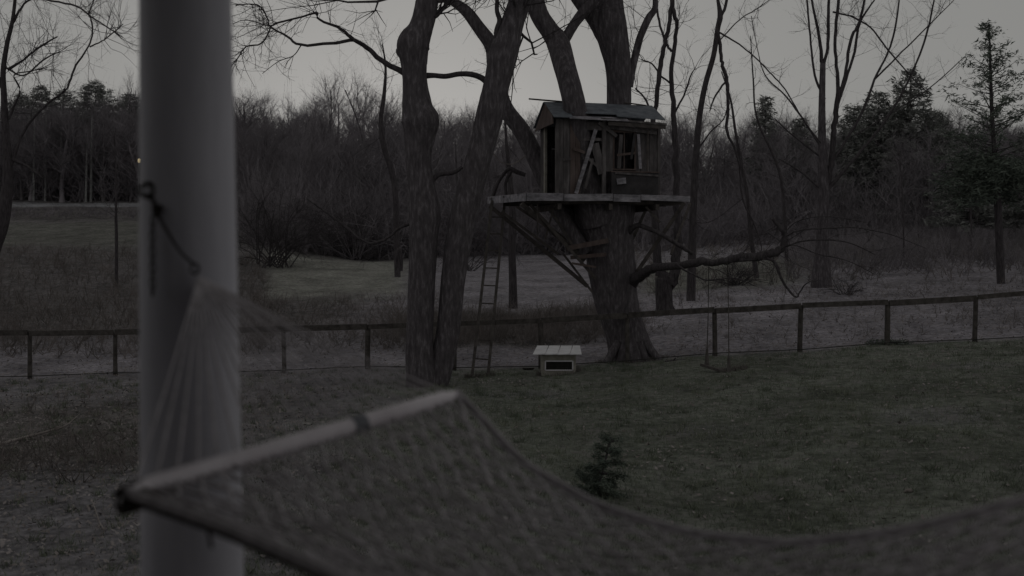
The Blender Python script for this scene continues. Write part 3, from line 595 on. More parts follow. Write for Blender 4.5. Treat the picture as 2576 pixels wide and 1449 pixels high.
shrub(1850, 46, 'spiky low shrub beneath the long horizontal bough', 90, 130, 30, 3, lv=2)
shrub(2130, 41, 'low tangle of brush behind the fence at the fan branched tree', 60, 130, 22, 4, r=.012)
shrub(1180, 62, 'dim shrub seen between the twin trunks and the ladder', 130, 120, 22, 5, r=.02, lv=3)

# dark forked stump
b0 = onground(1004, 52); e = empty('broken_stump', b0, 'small dark forked stump left of the twin trunks on pale grass', 'stump'); g = MB()
limb(g, [(996, 682, 8), (998, 650, 9), (1004, 625, 9)], 52, 7, .1); limb(g, [(1010, 682, 7), (1010, 655, 9), (1005, 622, 10)], 52, 7, .1); g.build('stump', M['bark2'], e)

# ------------------------------------------------------------------ fence
FZ = 29.5
PX = [-360, -142, 75, 290, 502, 713, 926, 1143, 1360, 1578, 1797, 2015, 2233, 2455, 2680, 2905]
RT = [835, 834, 833, 832, 828, 823, 818, 810, 803, 790, 776, 765, 757, 745, 726, 712]
PB = [954, 953, 951, 949, 944, 937, 932, 929, 926, 916, 898, 885, 872, 858, 845, 835]
e = empty('fence', (0, FZ, 0), 'low dark timber rail fence crossing behind the trees', 'fence')
tops = []
for px, rt, pb in zip(PX, RT, PB):
    a = P(px, rt + 3, FZ); b_ = a.copy(); b_.z = float(H(a.x, FZ)) - .15; tops.append(a)
    g = MB(); w_p = random.uniform(.85, 1.15); c = crm([(b_.x + random.uniform(-.05, .05), FZ, b_.z, .088 * w_p), (b_.x + random.uniform(-.03, .03), FZ, b_.z + .28, .07 * w_p), (a.x, FZ, a.z + random.uniform(-.02, .05), .066 * w_p)], 4); g.tube(c[:, :3], c[:, 3], 8, rough=.08); g.build('post', M['fence'], e)
for a, b_ in zip(tops[:-1], tops[1:]):
    g = MB(); d = (b_ - a); sg = Vector((0, 0, random.uniform(-.03, .01))); g.beam(a + Vector((0, -.085, .0)) + d * .008 + sg, b_ + Vector((0, -.085, 0)) - d * .008 + sg * random.random(), random.uniform(.125, .16), .055); g.build('rail', M['fence'], e, False)
g = MB()
for hh in (.06,):
    pts = []
    for a in tops: pts.append((a.x, FZ - .075, float(H(a.x, FZ)) + hh + .02))
    g.tube(pts, .012, 4)
g.build('wire', M['wire'], e)

# ------------------------------------------------------------------ treehouse
C1 = Vector((.38, 28.5, 4.84)); U = Vector((.975, .222, 0)).normalized(); W = Vector((-.222, .975, 0)).normalized(); Zu = Vector((0, 0, 1))
def T(u, w_, z): return C1 + U * u + W * w_ + Zu * z
th = empty('treehouse', T(2, 1, 0), 'ramshackle grey and brown plank treehouse on a braced platform high in the old tree', 'treehouse')
def boxT(g, u0, u1, w0, w1, z0, z1): g.box(T((u0 + u1) / 2, (w0 + w1) / 2, (z0 + z1) / 2), (u1 - u0, w1 - w0, z1 - z0), U, W)
rng = np.random.default_rng(3); random.seed(3)
g = MB()
for q in range(26):                                    # deck boards
    u0 = .0 + q * .172; uu = -.45 * max(0, 1)
    boxT(g, u0 + .006, u0 + .165, .03, 2.7, -.045 + random.uniform(-.004, .004), 0)
for q in range(3): g.beam(T(-.06 - q * .165, 2.68, -.022), T(-.06 - q * .165, .5 + q * .9, -.022), .045, .155, (1, 0, 0))
g.build('deck', M['plank'], th, False)
g = MB(); cuts = [0, .9, 1.0, 2.32, 2.4, 4.46]
g.beam(T(0, -.005, -.09), T(.98, -.01, -.085), .2, .035, tuple(W)); g.beam(T(1.0, -.02, -.10), T(2.33, -.018, -.075), .185, .035, tuple(W)); g.beam(T(2.35, -.01, -.09), T(3.1, -.012, -.1), .19, .03, tuple(W)); g.beam(T(3.115, -.02, -.07), T(4.5, -.018, -.10), .15, .03, tuple(W)); g.build('fascia', M['deckwood'], th, False)
g = MB(); g.beam(T(-.03, .0, -.1), T(-.47, 2.68, -.06), .2, .04, tuple(U)); g.build('side_fascia', M['deckwood'], th, False)
for wj in (.35, .95, 1.6, 2.25):
    g = MB(); boxT(g, -.1 if wj > 1 else 0, 4.42, wj - .03, wj + .03, -.24, -.05); g.build('joist', M['darkwood'], th, False)
for uj in (.9, 2.3, 3.6):
    g = MB(); boxT(g, uj - .05, uj + .05, .05, 2.6, -.4, -.245); g.build('beam', M['darkwood'], th, False)
# braces to the trunk
for (a, b_, w1, z0, z1) in (((1232, 518), (1478, 720), .11, 30.9, 30.0), ((1312, 512), (1470, 655), .13, 28.7, 30.0), ((1300, 520), (1440, 612), .08, 31.5, 30.5), ((1722, 510), (1598, 690), .10, 29.4, 30.0),
                       ((1736, 512), (1688, 640), .07, 31.8, 30.8), ((1352, 515), (1352, 600), .03, 28.8, 28.9), ((1262, 532), (1405, 640), .07, 30.2, 29.9), ((1334, 515), (1498, 700), .08, 28.9, 29.7), ((1380, 520), (1455, 640), .06, 29.2, 29.7), ((1418, 640), (1490, 735), .06, 29.9, 29.8), ((1395, 515), (1372, 600), .05, 29.0, 29.4), ((1660, 560), (1625, 520), .06, 29.5, 29.6), ((1630, 515), (1592, 600), .08, 31.8, 30.6)):
    g = MB(); g.beam(P(*a, z0), P(*b_, z1), w1, .06); g.build('brace', M['darkwood'], th, False)
for (a, b_, w1) in (((1425, 625), (1530, 605), .13), ((1435, 648), (1525, 640), .1), ((1438, 662), (1500, 672), .06)):
    g = MB(); g.beam(P(*a, 29.55), P(*b_, 29.5), w1, .05); g.build('nailed_plank', M['redwood'], th, False)
# hut: walls of planks
def planks(g, u0, u1, z0, z1, w0=.25, step=.13, axis='u', th_=.03, jit=.02):
    n = max(1, int(round((u1 - u0) / step))); s = (u1 - u0) / n
    for q in range(n):
        a = u0 + q * s + .004; c = u0 + (q + 1) * s - .004; o = random.uniform(-.006, .006); zz = random.uniform(-jit, jit)
        if axis == 'u': boxT(g, a, c, w0 + o, w0 + th_ + o, z0, z1 + zz)
        else: boxT(g, w0 + o, w0 + th_ + o, a, c, z0, z1 + zz)
hw = empty('hut', T(.9, .25, 0), None, None); hw.parent = th; hw.location = Vector(hw.location) - Vector(th.location)
g = MB(); planks(g, .9, 1.22, .005, 1.98); planks(g, 1.22, 1.24, 0, 1.9); g.build('left_wall', M['plank'], hw, False)
g = MB(); planks(g, 1.24, 1.52, .005, 1.95); g.build('brown_wall', M['redwood'], hw, False)
g = MB(); planks(g, 3.06, 3.7, .62, 1.72, jit=.0); planks(g, 2.2, 3.7, 1.72, 1.96, jit=0); planks(g, 2.2, 2.42, .62, 1.72, jit=0); g.build('right_wall', M['plank'], hw, False)
g = MB(); boxT(g, 2.36, 3.68, .19, .235, .02, .60); g.build('lower_panel', M['paneldark'], hw, False)
g = MB(); boxT(g, 2.34, 3.7, .17, .25, .60, .63); g.build('sill', M['redwood'], hw, False)
g = MB(); boxT(g, 2.42, 3.06, .245, .275, .66, .70); boxT(g, 2.42, 3.06, .245, .275, 1.66, 1.72); boxT(g, 2.42, 2.46, .245, .275, .70, 1.66); boxT(g, 3.02, 3.06, .245, .275, .70, 1.66); boxT(g, 2.72, 2.75, .25, .27, .70, 1.66); g.build('window_frame', M['redwood'], hw, False)
g = MB(); boxT(g, 2.10, 2.20, .16, .25, 0, 1.95); g.build('corner_post', M['plank'], hw, False)
g = MB(); boxT(g, 3.66, 3.74, .2, .28, .0, 1.95); g.build('corner_post', M['plank'], hw, False)
for (u0, z0, u1, z1, wd) in ((1.93, 1.72, 1.38, .02, .10), (1.85, .95, 1.62, .15, .07), (1.72, .95, 2.15, .60, .07), (1.9, 1.35, 2.1, .55, .22)):
    g = MB(); g.beam(T(u0, .2 + .03 * wd, z0), T(u1, .18 + .03 * wd, z1), wd, .025, tuple(W)); g.build('diagonal_board', M['deckwood'] if wd > .08 and wd < .2 else M['plank'], hw, False)
for (u0, z0, u1, z1, wd, mm) in ((2.15, 1.80, 3.62, 1.66, .09, 'plank'), (3.1, 1.62, 3.16, .7, .08, 'deckwood'), (2.5, 1.05, 3.02, 1.12, .06, 'redwood'), (2.62, 1.6, 2.56, .7, .1, 'plank'), (2.9, .95, 3.0, 1.62, .07, 'paneldark'), (1.3, 1.2, 1.62, 1.1, .08, 'redwood'), (3.35, .64, 3.37, 1.7, .05, 'darkwood'), (1.0, .9, 1.24, .93, .06, 'plank'), (2.45, .58, 3.66, .52, .05, 'plank'), (2.0, 1.9, 2.5, 1.55, .09, 'plank')):
    g = MB(); g.beam(T(u0, .15 + .2 * wd, z0), T(u1, .155 + .2 * wd, z1), wd, .018, tuple(W)); g.build('nailed_board', M[mm], hw, False)
g = MB(); g.beam(T(2.5, .16, .35), T(2.75, .15, .38), .16, .02, tuple(W)); g.build('patch', M['deckwood'], hw, False)
g = MB(); boxT(g, 1.52, 2.1, .22, .25, 1.70, 1.92); boxT(g, 1.52, 2.1, .23, .25, 1.42, 1.5); g.build('opening_header', M['plank'], hw, False)
# side wall with the door gap
g = MB(); boxT(g, .84, .92, .22, .31, 0, 1.98); g.build('door_post', M['plank'], hw, False)
g = MB(); boxT(g, .84, .90, 1.35, 1.5, 0, 1.9); g.build('door_post', M['hutch'], hw, False)
g = MB()
planks(g, 1.5, 1.9, 0, 1.95, .85, axis='w'); g.build('side_wall', M['plank'], hw, False)
g = MB(); planks(g, .9, 1.7, .005, 1.35, 1.85); planks(g, 1.7, 2.2, .005, 1.5, 1.85); planks(g, 1.7, 2.2, 1.62, 1.95, 1.85, jit=0); planks(g, 2.2, 3.7, .005, 1.95, 1.85); planks(g, .9, 1.7, 1.35, 1.95, 1.85, jit=0); g.build('back_wall', M['paneldark'], hw, False)
g = MB(); planks(g, .25, 1.88, 0, 1.95, 3.67, axis='w'); g.build('far_side_wall', M['plank'], hw, False)
g = MB(); ga = [T(.70, .05, 1.82), T(.70, 1.95, 1.82), T(.74, 1.7, 2.1), T(.74, 1.02, 2.47), T(.74, .2, 2.06)]; v = [tuple(q) for q in ga] + [tuple(q + U * .03) for q in ga]
g.add(v, [(0, 1, 2, 2), (0, 2, 3, 3), (0, 3, 4, 4), (5, 7, 6, 6), (5, 8, 7, 7), (5, 9, 8, 8), (0, 5, 6, 1), (1, 6, 7, 2), (2, 7, 8, 3), (3, 8, 9, 4), (4, 9, 5, 0)]); g.build('gable_board', M['redwood'], hw, False)
# roof sheets, with the slipped lower sheet
def sheet(g, u0, u1, wa, za, wb, zb, th_=.02, skew=0):
    v = [T(u0, wa, za), T(u1, wa, za - skew), T(u1, wb, zb - skew * .3), T(u0, wb, zb)]; v = [tuple(q) for q in v] + [tuple(q + Zu * th_) for q in v]
    g.add(v, [(0, 3, 2, 1), (4, 5, 6, 7), (0, 1, 5, 4), (1, 2, 6, 5), (2, 3, 7, 6), (3, 0, 4, 7)])
g = MB(); sheet(g, .72, 1.25, -.02, 1.98, 1.02, 2.50); sheet(g, 1.26, 2.5, .15, 2.13, 1.02, 2.51, skew=.02); sheet(g, 2.46, 3.80, .02, 2.04, 1.02, 2.49, .025, skew=.05); g.build('roof_sheet', M['tin'], hw, False)
g = MB(); sheet(g, .7, 3.8, 1.03, 2.49, 2.1, 1.92); g.build('roof_sheet', M['tin'], hw, False)
g = MB(); sheet(g, 1.15, 2.75, -.06, 1.95, .22, 2.04, .03, .03); g.build('loose_sheet', M['deckwood'], hw, False)
g = MB(); g.beam(T(2.0, -.02, 1.98), T(3.82, -.03, 1.87), .05, .04); g.build('eave_board', M['plank'], hw, False)
g = MB(); g.beam(T(2.2, -.01, 1.86), T(3.8, .0, 1.80), .10, .03); g.build('eave_board', M['darkwood'], hw, False)
g = MB(); g.tube([tuple(T(.3, 1.0, 2.58)), tuple(T(1.3, 1.02, 2.53))], [.022, .025], 6); g.build('ridge_pole', M['darkwood'], hw)
g = MB(); g.tube([tuple(T(3.0, 1.0, 2.56)), tuple(T(3.62, 1.0, 2.50))], [.02, .02], 6); g.build('ridge_pole', M['darkwood'], hw)
# rope railing at the platform's left
e = empty('rope_swag', T(-.3, 2.3, .8), 'thin slack rope swagged between trees above the platform corner', 'rope')
g = MB(); c = crm([(*P(1240, 385, 30.8), .013), (*P(1262, 408, 30.8), .013), (*P(1285, 413, 30.8), .013), (*P(1305, 405, 30.7), .013), (*P(1322, 392, 30.6), .013)], 5); g.tube(c[:, :3], c[:, 3], 6); g.build('rope', M['litter'], e)
g = MB()
for (pts) in (((1238, 500, 10), (1255, 455, 9), (1280, 425, 10), (1300, 432, 12), (1322, 440, 10)), ((1275, 505, 8), (1272, 460, 8), (1290, 425, 8))): limb(g, pts, 31, 7, .1)
o = g.build('dead_bough', M['bark2'], origin=tuple(T(-.5, 2.4, 0))); tag(o, 'crooked dead bough standing at the left corner of the treehouse platform', 'branch')

# ladder up to the platform
lb = onground(1206, 27.9); e = empty('ladder', lb, 'narrow dark wooden ladder leaning up to the platform left corner', 'ladder')
a0, a1 = P(1187, 950, 27.9), P(1238, 505, 30.6); b0_, b1 = P(1227, 953, 27.9), P(1270, 505, 30.6)
for a, b_ in ((a0, a1), (b0_, b1)):
    g = MB(); g.beam(a, b_, .075, .05); g.build('rail', M['fence'], e, False)
for q in range(1, 10):
    f = q / 10 - .0; g = MB(); g.beam(a0.lerp(a1, f), b0_.lerp(b1, f), .035, .035); g.build('rung', M['fence'], e, False)

# ------------------------------------------------------------------ hutch
hz = 27.6; hb = Vector(onground(1406, hz)); e = empty('rabbit_hutch', hb, 'small boxy animal hutch with a pale sloping roof on the lawn', 'hutch')
g0 = hb.z; X = lambda px: (px - 1288) / F * hz; Z_ = lambda py: P(1400, py, hz).z
x0, x1 = X(1362), X(1449); zb, zt = Z_(946), Z_(893)
g = MB(); g.box(((x0 + x1) / 2, hz + .42, zb + .03), (x1 - x0, .78, .03)); g.box(((x0 + x1) / 2, hz + .8, (zb + zt) / 2), (x1 - x0, .03, zt - zb)); g.box((x0 + .015, hz + .4, (zb + zt) / 2), (.03, .76, zt - zb)); g.box((x1 - .015, hz + .4, (zb + zt) / 2), (.03, .76, zt - zb))
g.box(((x0 + x1) / 2, hz + .0, Z_(940)), (x1 - x0, .03, Z_(933) - Z_(947))); g.box(((x0 + x1) / 2, hz, Z_(899.5)), (x1 - x0, .03, Z_(893) - Z_(906)))
g.box((X(1366), hz, Z_(919.5)), (X(1370) - X(1362), .03, Z_(906) - Z_(933) - .004)); g.box((X(1445.5), hz, Z_(919.5)), (X(1449) - X(1442), .03, Z_(906) - Z_(933) - .004)); g.build('box', M['hutch'], e, False)
g = MB(); fr = [(1372, 908, 1441, 908), (1372, 931, 1441, 931), (1372, 908, 1372, 931), (1441, 908, 1441, 931)]
for a, b_, c, d in fr: g.beam((X(a), hz - .025, Z_(b_)), (X(c), hz - .025, Z_(d)), .03, .02)
g.build('door_frame', M['white'], e, False)
g = MB()
for q in range(22): g.tube([(X(1373 + q * 3.15), hz - .012, Z_(909)), (X(1373 + q * 3.15), hz - .012, Z_(930))], .004, 4)
for q in range(6): g.tube([(X(1372), hz - .01, Z_(910 + q * 4)), (X(1441), hz - .01, Z_(910 + q * 4))], .003, 4)
g.build('wire_front', M['wire'], e)
for q, (a0_, a1_) in enumerate(((1340, 1371), (1371.4, 1402), (1402.4, 1433), (1433.4, 1462))):
    g = MB(); v = [(X(a0_), hz - .22, Z_(891)), (X(a1_), hz - .22, Z_(890)), (X(a1_) + (.12 if q < 3 else .03), hz + 1.0, Z_(893) + .13), (X(a0_) + .14, hz + 1.0, Z_(893) + .13)]
    v = v + [(a, b_, c + .025) for a, b_, c in v]; g.add(v, [(0, 3, 2, 1), (4, 5, 6, 7), (0, 1, 5, 4), (1, 2, 6, 5), (2, 3, 7, 6), (3, 0, 4, 7)]); g.build('roof_panel', M['white'], e, False)
for (lx, ly) in ((x0 + .03, 0.02), (x1 - .03, .02), (x0 + .03, .76), (x1 - .03, .76)):
    g = MB(); g.box((lx, hz + ly, (g0 - .1 + zt) / 2 + .02), (.06, .06, zt - g0 + .1)); g.build('leg', M['fence'], e, False)
g = MB()
for (cx_, cy_, rx_, ry_) in ((hb.x + .02, hz + .35, .52, .5), (bB.x, bB.y, .95, .8), (lb[0], lb[1], .35, .2), (sA.x if 0 else 5.2, 25.8, .3, .3)):
    m_ = 500; an = rng.random(m_) * 6.283; ra = 1 + rng.normal(0, .07, m_); x_ = cx_ + np.cos(an) * rx_ * ra; y_ = cy_ + np.sin(an) * ry_ * ra; z_ = H(x_, y_); a_ = rng.random(m_) * 6.28; h_ = .05 + .11 * rng.random(m_); l_ = rng.normal(0, .4, (m_, 2)) * h_[:, None]
    g.tris(np.stack([np.stack([x_ - np.cos(a_) * .006, y_ - np.sin(a_) * .006, z_ - .01], -1), np.stack([x_ + np.cos(a_) * .006, y_ + np.sin(a_) * .006, z_ - .01], -1), np.stack([x_ + l_[:, 0], y_ + l_[:, 1], z_ + h_], -1)], 1))
tag(g.build('long_grass', M['brush'], smooth=False), 'longer dead grass round the hutch and the foot of the trunk', 'grass', kind='stuff')
# dish, log, clump
b0 = G(1329, 930, 20); e = MB(); e.tube([(b0.x, b0.y, b0.z), (b0.x, b0.y, b0.z + .04), (b0.x, b0.y, b0.z + .06)], [.12, .17, .16], 14)
tag(e.build('feed_bowl', M['iron'], origin=tuple(b0)), 'dark shallow feed bowl on grass left of the hutch', 'bowl')
b0 = G(1700, 908, 20); g = MB(); limb(g, [(1668, 914, 8), (1685, 912, 12), (1705, 909, 9), (1728, 906, 8), (1742, 905, 4)], b0.y, 8, .15); limb(g, [(1690, 912, 6), (1700, 900, 3)], b0.y, 5)
tag(g.build('fallen_log', M['bark2'], origin=tuple(b0)), 'short dark fallen log on the grass right of the treehouse trunk', 'log')
# ------------------------------------------------------------------ rope swing
SZ = 29.3
sA, sB = P(1778, 919, 26.4), P(1834, 944, 25.2); e = empty('rope_swing', (sA + sB) / 2, 'tilted board swing hanging by two long thin ropes under the long bough', 'swing')
for s, tp in ((sA, P(1783, 660, 26.3)), (sB, P(1830, 656, 26.0))):
    g = MB(); g.tube([tuple(tp), tuple(tp.lerp(s, .5) + Vector((.01, 0, 0))), tuple(tp.lerp(s, .86)), tuple(s)], [.010, .010, .014, .028], 6); r_ = g.build('rope', M['fence'], e)
    g = MB(); k_ = s.lerp(tp, .1); g.tube([tuple(s + Vector((-.05, 0, 0))), tuple(k_), tuple(s + Vector((.05, 0, 0)))], [.02, .03, .02], 6); g.tube([tuple(s + Vector((0, 0, -.02))), tuple(s.lerp(tp, .16))], [.06, .03], 6); g.build('knot', M['fence'], e)
g = MB(); g.beam(sA + Vector((-.08, 0, .0)), sB + Vector((.12, -.02, 0)), .06, .2); g.build('seat', M['fence'], e, False)

# small fir on the lawn
b0 = G(1500, 1248, 8); conifer('fir_sapling', tuple(b0), .82, .52, 'small dark fir sapling on the open lawn beyond the hammock edge', 91, 'needles', dens=3.2, cone=.7, size=.055, low=.03, bushy=.7)
bpy.data.objects['fir_sapling'].rotation_euler = (0, R(14), 0)
b0 = G(2230, 868, 20); g = MB(); rng = np.random.default_rng(4); g.tris(needles([(b0.x + dx, b0.y - .1, b0.z + .06) for dx in np.linspace(-.4, .4, 9)], 110, (.13, .1, .05), .05))
tag(g.build('weed_clump', M['needles'], smooth=False, origin=tuple(b0)), 'dark green weed clump at the foot of a fence post right', 'weeds')
# fallen pale branches on left, stone
b0 = G(60, 1105, 8); g = MB(); rows = []
for (px, py, r_) in ((-60, 1145, .03), (0, 1128, .028), (70, 1108, .024), (120, 1095, .02), (165, 1080, .014), (200, 1050, .006)):
    q = G(px, py, 8); rows.append((q.x, q.y, q.z + .07, r_))
c = crm(rows, 5); g.tube(c[:, :3], c[:, 3], 7, rough=.1); rng = np.random.default_rng(8); random.seed(8); sprout(g, c, 10, .5, .008, 1, .4, 1, .2)
tag(g.build('fallen_branch', M['litter'], origin=tuple(b0)), 'long pale fallen branch lying on leaves at the left edge', 'branch')
b0 = G(255, 1320, 8); g = MB()
rows = [(*(G(px, py, 8) + Vector((0, 0, .04))), r_) for px, py, r_ in ((232, 1270, .004), (240, 1290, .007), (250, 1320, .009), (262, 1345, .007), (250, 1355, .005))]; c = crm(rows, 5); g.tube(c[:, :3], c[:, 3], 6); sprout(g, c, 5, .25, .004, 1)
tag(g.build('dry_twig', M['litter'], origin=tuple(b0)), 'curled dry twig on grass at lower left of the column', 'twig')
for (px, py, s, lab) in ((2286, 1241, .06, 'pale stone lying on the grass right of the hammock dip'), (2118, 1240, .03, 'tiny pale chip on the grass left of the pale stone')):
    b0 = G(px, py, 8); g = MB(); g.tube([(b0.x - s, b0.y, b0.z + .02), (b0.x - s * .5, b0.y, b0.z + .03), (b0.x + s * .5, b0.y, b0.z + .035), (b0.x + s, b0.y, b0.z + .02)], [s * .15, s * .5, s * .45, s * .12], 9, rough=.1)
    tag(g.build('stone', M['litter'], origin=tuple(b0)), lab, 'stone')
rng = np.random.default_rng(9); random.seed(9); g = MB(); brushfield(130, lambda: (random.gauss(-7, 1.4), random.gauss(17, 1.2)), .2, .6, g, .007)
tag(g.build('brush_heap', M['brush']), 'low heap of dead brush on leaves left of the column', 'brush', kind='stuff')

# ------------------------------------------------------------------ porch: column, deck, unseen ceiling and house wall that block light
PZ = 3.02
a = P(485, 1470, PZ); b_ = P(467, -20, PZ); d = (b_ - a) / (b_.z - a.z)
def colp(z): return a + d * (z - a.z)
rB, rT = .5 * 253 * PZ / F, .5 * 222 * PZ / F
zs = [1.42, 1.50, 1.505, 1.56, 1.6, 1.8, 2.2, 2.6, 3.0, 3.4, 3.8, 4.2, 4.42, 4.425, 4.5]
def rz_(z): return rB + (rT - rB) * min(1, max(0, (z - 2.4) / 1.6))
e = empty('porch_column', colp(1.42), 'thick round off white porch column in the left foreground', 'column')
g = MB(); g.tube([tuple(colp(z)) for z in np.linspace(1.6, 4.7, 24)], [rz_(z) for z in np.linspace(1.6, 4.7, 24)], 64); g.build('shaft', M['column'], e)
g = MB(); g.box(colp(1.47), (.34, .34, .1)); g.tube([tuple(colp(z)) for z in (1.52, 1.54, 1.58, 1.6)], [.15, .165, .16, .14], 40); g.build('base', M['column'], e)
g = MB(); g.tube([tuple(colp(z)) for z in (4.7, 4.72, 4.77, 4.8)], [.11, .14, .15, .15], 40); g.build('capital', M['column'], e)
g = MB(); g.box((-1.35, 1.05, 4.86), (4.1, 4.5, .12)); tag(g.build('unseen_porch_ceiling', M['porchceil'], smooth=False), 'unseen porch ceiling over the hammock, sized to shade the column', 'ceiling')  # out of view; span trimmed to shape light on column and hammock
g = MB(); g.box((-2.5, -1.3, 2.2), (11, .2, 6)); tag(g.build('unseen_house_wall', M['housewall'], smooth=False), 'unseen house wall behind the camera, added to block light at the back of the porch', 'wall')  # out of view; added to keep the column's near side dark
g = MB(); g.box((0, .95, 1.34), (12, 4.5, .16)); tag(g.build('porch_deck', M['plank'], smooth=False), 'dark board deck under the hammock, below the photo', 'deck')

# ------------------------------------------------------------------ hammock
hm = empty('hammock', P(500, 695, 2.86), 'woven rope hammock with wooden spreader bar tied to the porch column', 'hammock')
ring = P(500, 695, 2.86); BL, BR = P(312, 1243, 2.2), P(1150, 993, 3.1)
g = MB(); n = 18
g.tube([tuple(BL.lerp(BR, s)) for s in np.linspace(0, 1, n)], np.array([.012, .021] + [.0215] * (n - 4) + [.020, .012]), 20); g.build('spreader_bar', M['bar'], hm)
g = MB(); g.tube([tuple(BL.lerp(BR, s)) for s in (.60, .645)], [.0225, .0225], 20, cap=False); g.build('bar_band', M['barend'], hm)
g = MB(); NS = 20; up = Vector((0, 0, 1))
for q in range(NS):
    f = (q + .3) / (NS - .4); pb = BL.lerp(BR, f) + up * .0; mid = ring.lerp(pb, .5) + Vector((0, 0, -.012 + .004 * math.sin(q * 2.3)))
    c = crm([(*ring, .0028), (*mid, .0028), (*pb, .0028)], 6); g.tube(c[:, :3], c[:, 3], 6)
g.build('suspension_cords', M['rope'], hm)
# iron ring
g = MB(); th_ = np.linspace(0, 2 * math.pi, 25); rc = ring + Vector((-.01, 0, .02))
g.tube([tuple(rc + Vector((math.cos(q) * .010, .0, math.sin(q) * .013))) for q in th_], .0035, 8, cap=False); g.build('ring', M['iron'], hm)
# bed
SS = [0, .25, .5, .75, 1.0, 1.25, 1.5, 1.75, 1.95]
near_z = [-.485, -.515, -.56, -.62, -.65, -.64, -.59, -.50, -.40]
far_z = [-.397, -.575, -.652, -.678, -.665, -.60, -.50, -.40, -.34]
dA = Vector((.81, -.585, 0)).normalized(); Ax = BR - BL; bw = Vector((Ax.x, Ax.y, 0))
def bed(s, v):
    """s metres along, v 0 near .. 1 far"""
    nz_ = np.interp(s, SS, near_z); fz = np.interp(s, SS, far_z)
    pinch = .05 * math.sin(math.pi * min(1, s / 1.95)); vv_ = pinch + v * (1 - 2 * pinch)
    p = Vector((BL.x, BL.y, 0)) + bw * vv_ + dA * s
    p.z = EYE + nz_ * (1 - v) + fz * v - .10 * math.sin(math.pi * v) * math.sin(math.pi * min(1, s / 1.95)) ** .7
    return p
SSf = np.linspace(0, 1.95, 200)
def smooth(zs_): 
    c = np.interp(SSf, SS, zs_); kx = np.hanning(21); kx /= kx.sum(); q = np.convolve(np.pad(c, 10, mode='edge'), kx, 'valid'); q[0] = c[0]; return q
near_s, far_s = smooth(near_z), smooth(far_z); near_z = list(near_s); far_z = list(far_s); SS = list(SSf)
g = MB(); NV, NSg = 18, 21
for i_ in range(NV + 1):
    for sgn in (1, -1):
        pts = []; j0 = 0
        # a cord zig-zags across the bed in a diamond weave
        v = i_ ; dirn = sgn; 
        for j in range(NSg + 1):
            if v > NV: v = NV - 1; dirn = -1
            if v < 0: v = 1; dirn = 1
            q = bed(1.95 * j / NSg, v / NV); jit = .0045
            pts.append((q.x + random.gauss(0, jit), q.y + random.gauss(0, jit), q.z + random.gauss(0, jit) + (.002 if dirn > 0 else -.002)))
            v += dirn if j % 1 == 0 else 0
            if v > NV or v < 0: dirn = -dirn; v += 2 * dirn
        g.tube(pts, .0042, 5, cap=False)
    pts = [tuple(bed(s_, i_ / NV) + Vector((0, 0, .004))) for s_ in np.linspace(0, 1.95, 50)]; g.tube(pts, .0036 if i_ % 2 else .0030, 5, cap=False)
g.build('net_bed', M['rope'], hm)
g = MB()
for v in (0, 1):
    for off in (0, .011): g.tube([tuple(bed(s, v) + Vector((0, 0, off))) for s in np.linspace(0, 1.95, 70)], .0058, 7)
g.build('edge_rope', M['rope'], hm)
g = MB(); g.tube([tuple(bed(s, 0) + Vector((0, 0, -.012))) for s in np.linspace(0, .95, 40)], .006, 7); 
for q in range(9):
    f = .0 + .013 * q; p0 = BL.lerp(BR, f); g.tube([tuple(p0 + Vector((math.cos(t_) * .012, math.cos(t_) * .01, math.sin(t_) * .027 - .012))) for t_ in np.linspace(0, 6.28, 12)], .006, 6)
q = bed(.09, .06); g.tube([tuple(bed(.02, .02)), tuple(q + Vector((0, 0, -.02))), tuple(bed(.2, .08) + Vector((0, 0, -.01)))], [.016, .019, .008], 8)
q = bed(.2, .02); g.tube([tuple(q), tuple(q + Vector((.01, 0, -.03))), tuple(q + Vector((.016, 0, -.06)))], .0035, 6)
g.build('dark_lashing', M['roped'], hm)
g = MB(); OB = [bed(1.95, 0), bed(1.95, 1)]; g.tube([tuple(OB[0].lerp(OB[1], s)) for s in np.linspace(-.02, 1.02, 10)], .0215, 16); g.build('spreader_bar', M['bar'], hm)
ring2 = (OB[0] + OB[1]) / 2 + dA * .62 + Vector((0, 0, .34)); g = MB()
for q in range(NS): g.tube([tuple(ring2), tuple(OB[0].lerp(OB[1], (q + .3) / (NS - .4)))], .0028, 5)
end2 = ring2 + dA * .7 + Vector((0, 0, .5)); g.tube([tuple(ring2), tuple(end2)], .006, 6)
g.build('suspension_cords', M['rope'], hm)
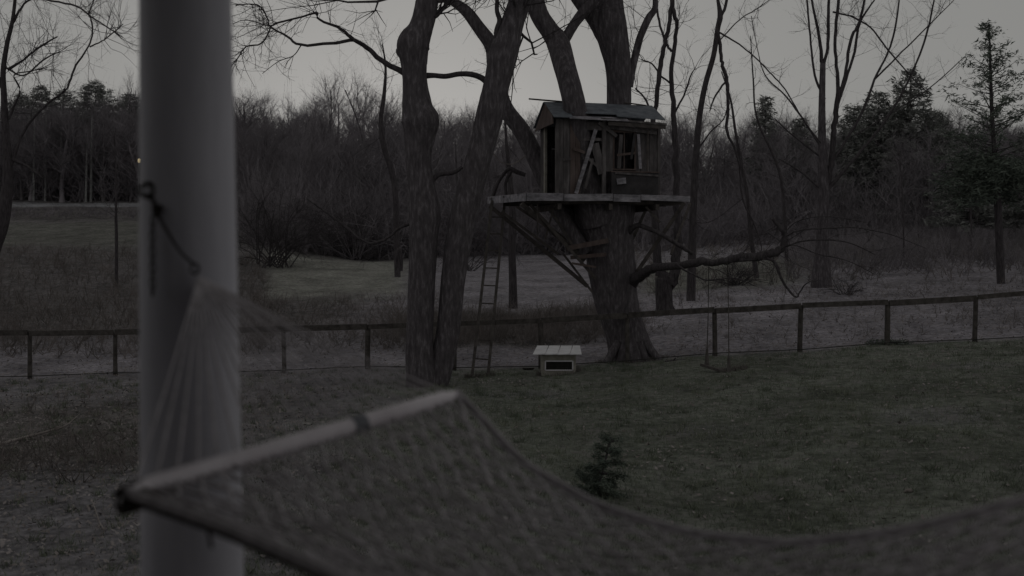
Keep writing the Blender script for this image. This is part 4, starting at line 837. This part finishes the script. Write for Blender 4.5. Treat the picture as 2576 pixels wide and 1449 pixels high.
# hook plate and chain on the column
hk = P(378, 480, 2.93); e = empty('eye_bolt', hk, 'dark iron eye bolt screwed into the porch column', 'bolt')
g = MB(); g.tube([tuple(hk + Vector((.05, .03, 0))), tuple(hk)], [.011, .011], 10)
g.tube([tuple(hk + Vector((.0, -.02, 0)) + Vector((math.cos(q) * .018, 0, math.sin(q) * .018))) for q in th_], .006, 8, cap=False); g.build('eye', M['iron'], e)
g = MB(); g.tube([tuple(hk + Vector((.052, .03, 0))), tuple(hk + Vector((.04, .022, 0)))], [.026, .024], 16); g.build('washer', M['iron'], e)
def chain(name, pts, label, nlinks):
    o = pts[0]; e = MB(); rows = crm([(*p, .01) for p in pts], 12)[:, :3]; dd = np.concatenate([[0], np.cumsum(np.linalg.norm(np.diff(rows, axis=0), axis=1))])
    for q in range(nlinks):
        s = dd[-1] * (q + .5) / nlinks; c = np.array([np.interp(s, dd, rows[:, k_]) for k_ in range(3)]); s2 = min(s + .004, dd[-1]); c2 = np.array([np.interp(s2, dd, rows[:, k_]) for k_ in range(3)])
        t_ = Vector(c2 - c).normalized() if s2 > s else Vector((0, 0, -1)); n_ = t_.cross(Vector((0, 1, 0))).normalized() if q % 2 else t_.cross(t_.cross(Vector((0, 1, 0)))).normalized(); L = dd[-1] / nlinks * .68
        e.tube([tuple(Vector(c) + t_ * math.cos(a_) * L + n_ * math.sin(a_) * .006) for a_ in np.linspace(0, 6.283, 13)], .0024, 6, cap=False)
    return tag(e.build(name, M['iron'], origin=tuple(o)), label, 'chain')
g = MB(); c = crm([(*(hk + Vector((0, -.02, -.01))), .0055), (*P(392, 520, 2.90), .0055), (*P(402, 548, 2.88), .005), (*P(450, 628, 2.86), .004), (*(ring + Vector((-.01, 0, .03))), .004)], 6); g.tube(c[:, :3], c[:, 3], 8)
g.tube([tuple(P(396, 530, 2.89) + Vector((math.cos(q) * .009, math.sin(q) * .009, .012 * math.sin(q * 2)))) for q in th_], .005, 6)
tag(g.build('tether_rope', M['roped'], origin=tuple(hk)), 'dark knotted rope from the eye bolt down to the hammock ring', 'rope')
chain('chain', [P(400, 535, 2.89), P(388, 545, 2.875), P(384, 580, 2.875), P(384, 660, 2.875), P(384, 742, 2.875)], 'loose dark chain hanging straight down the column', 11)
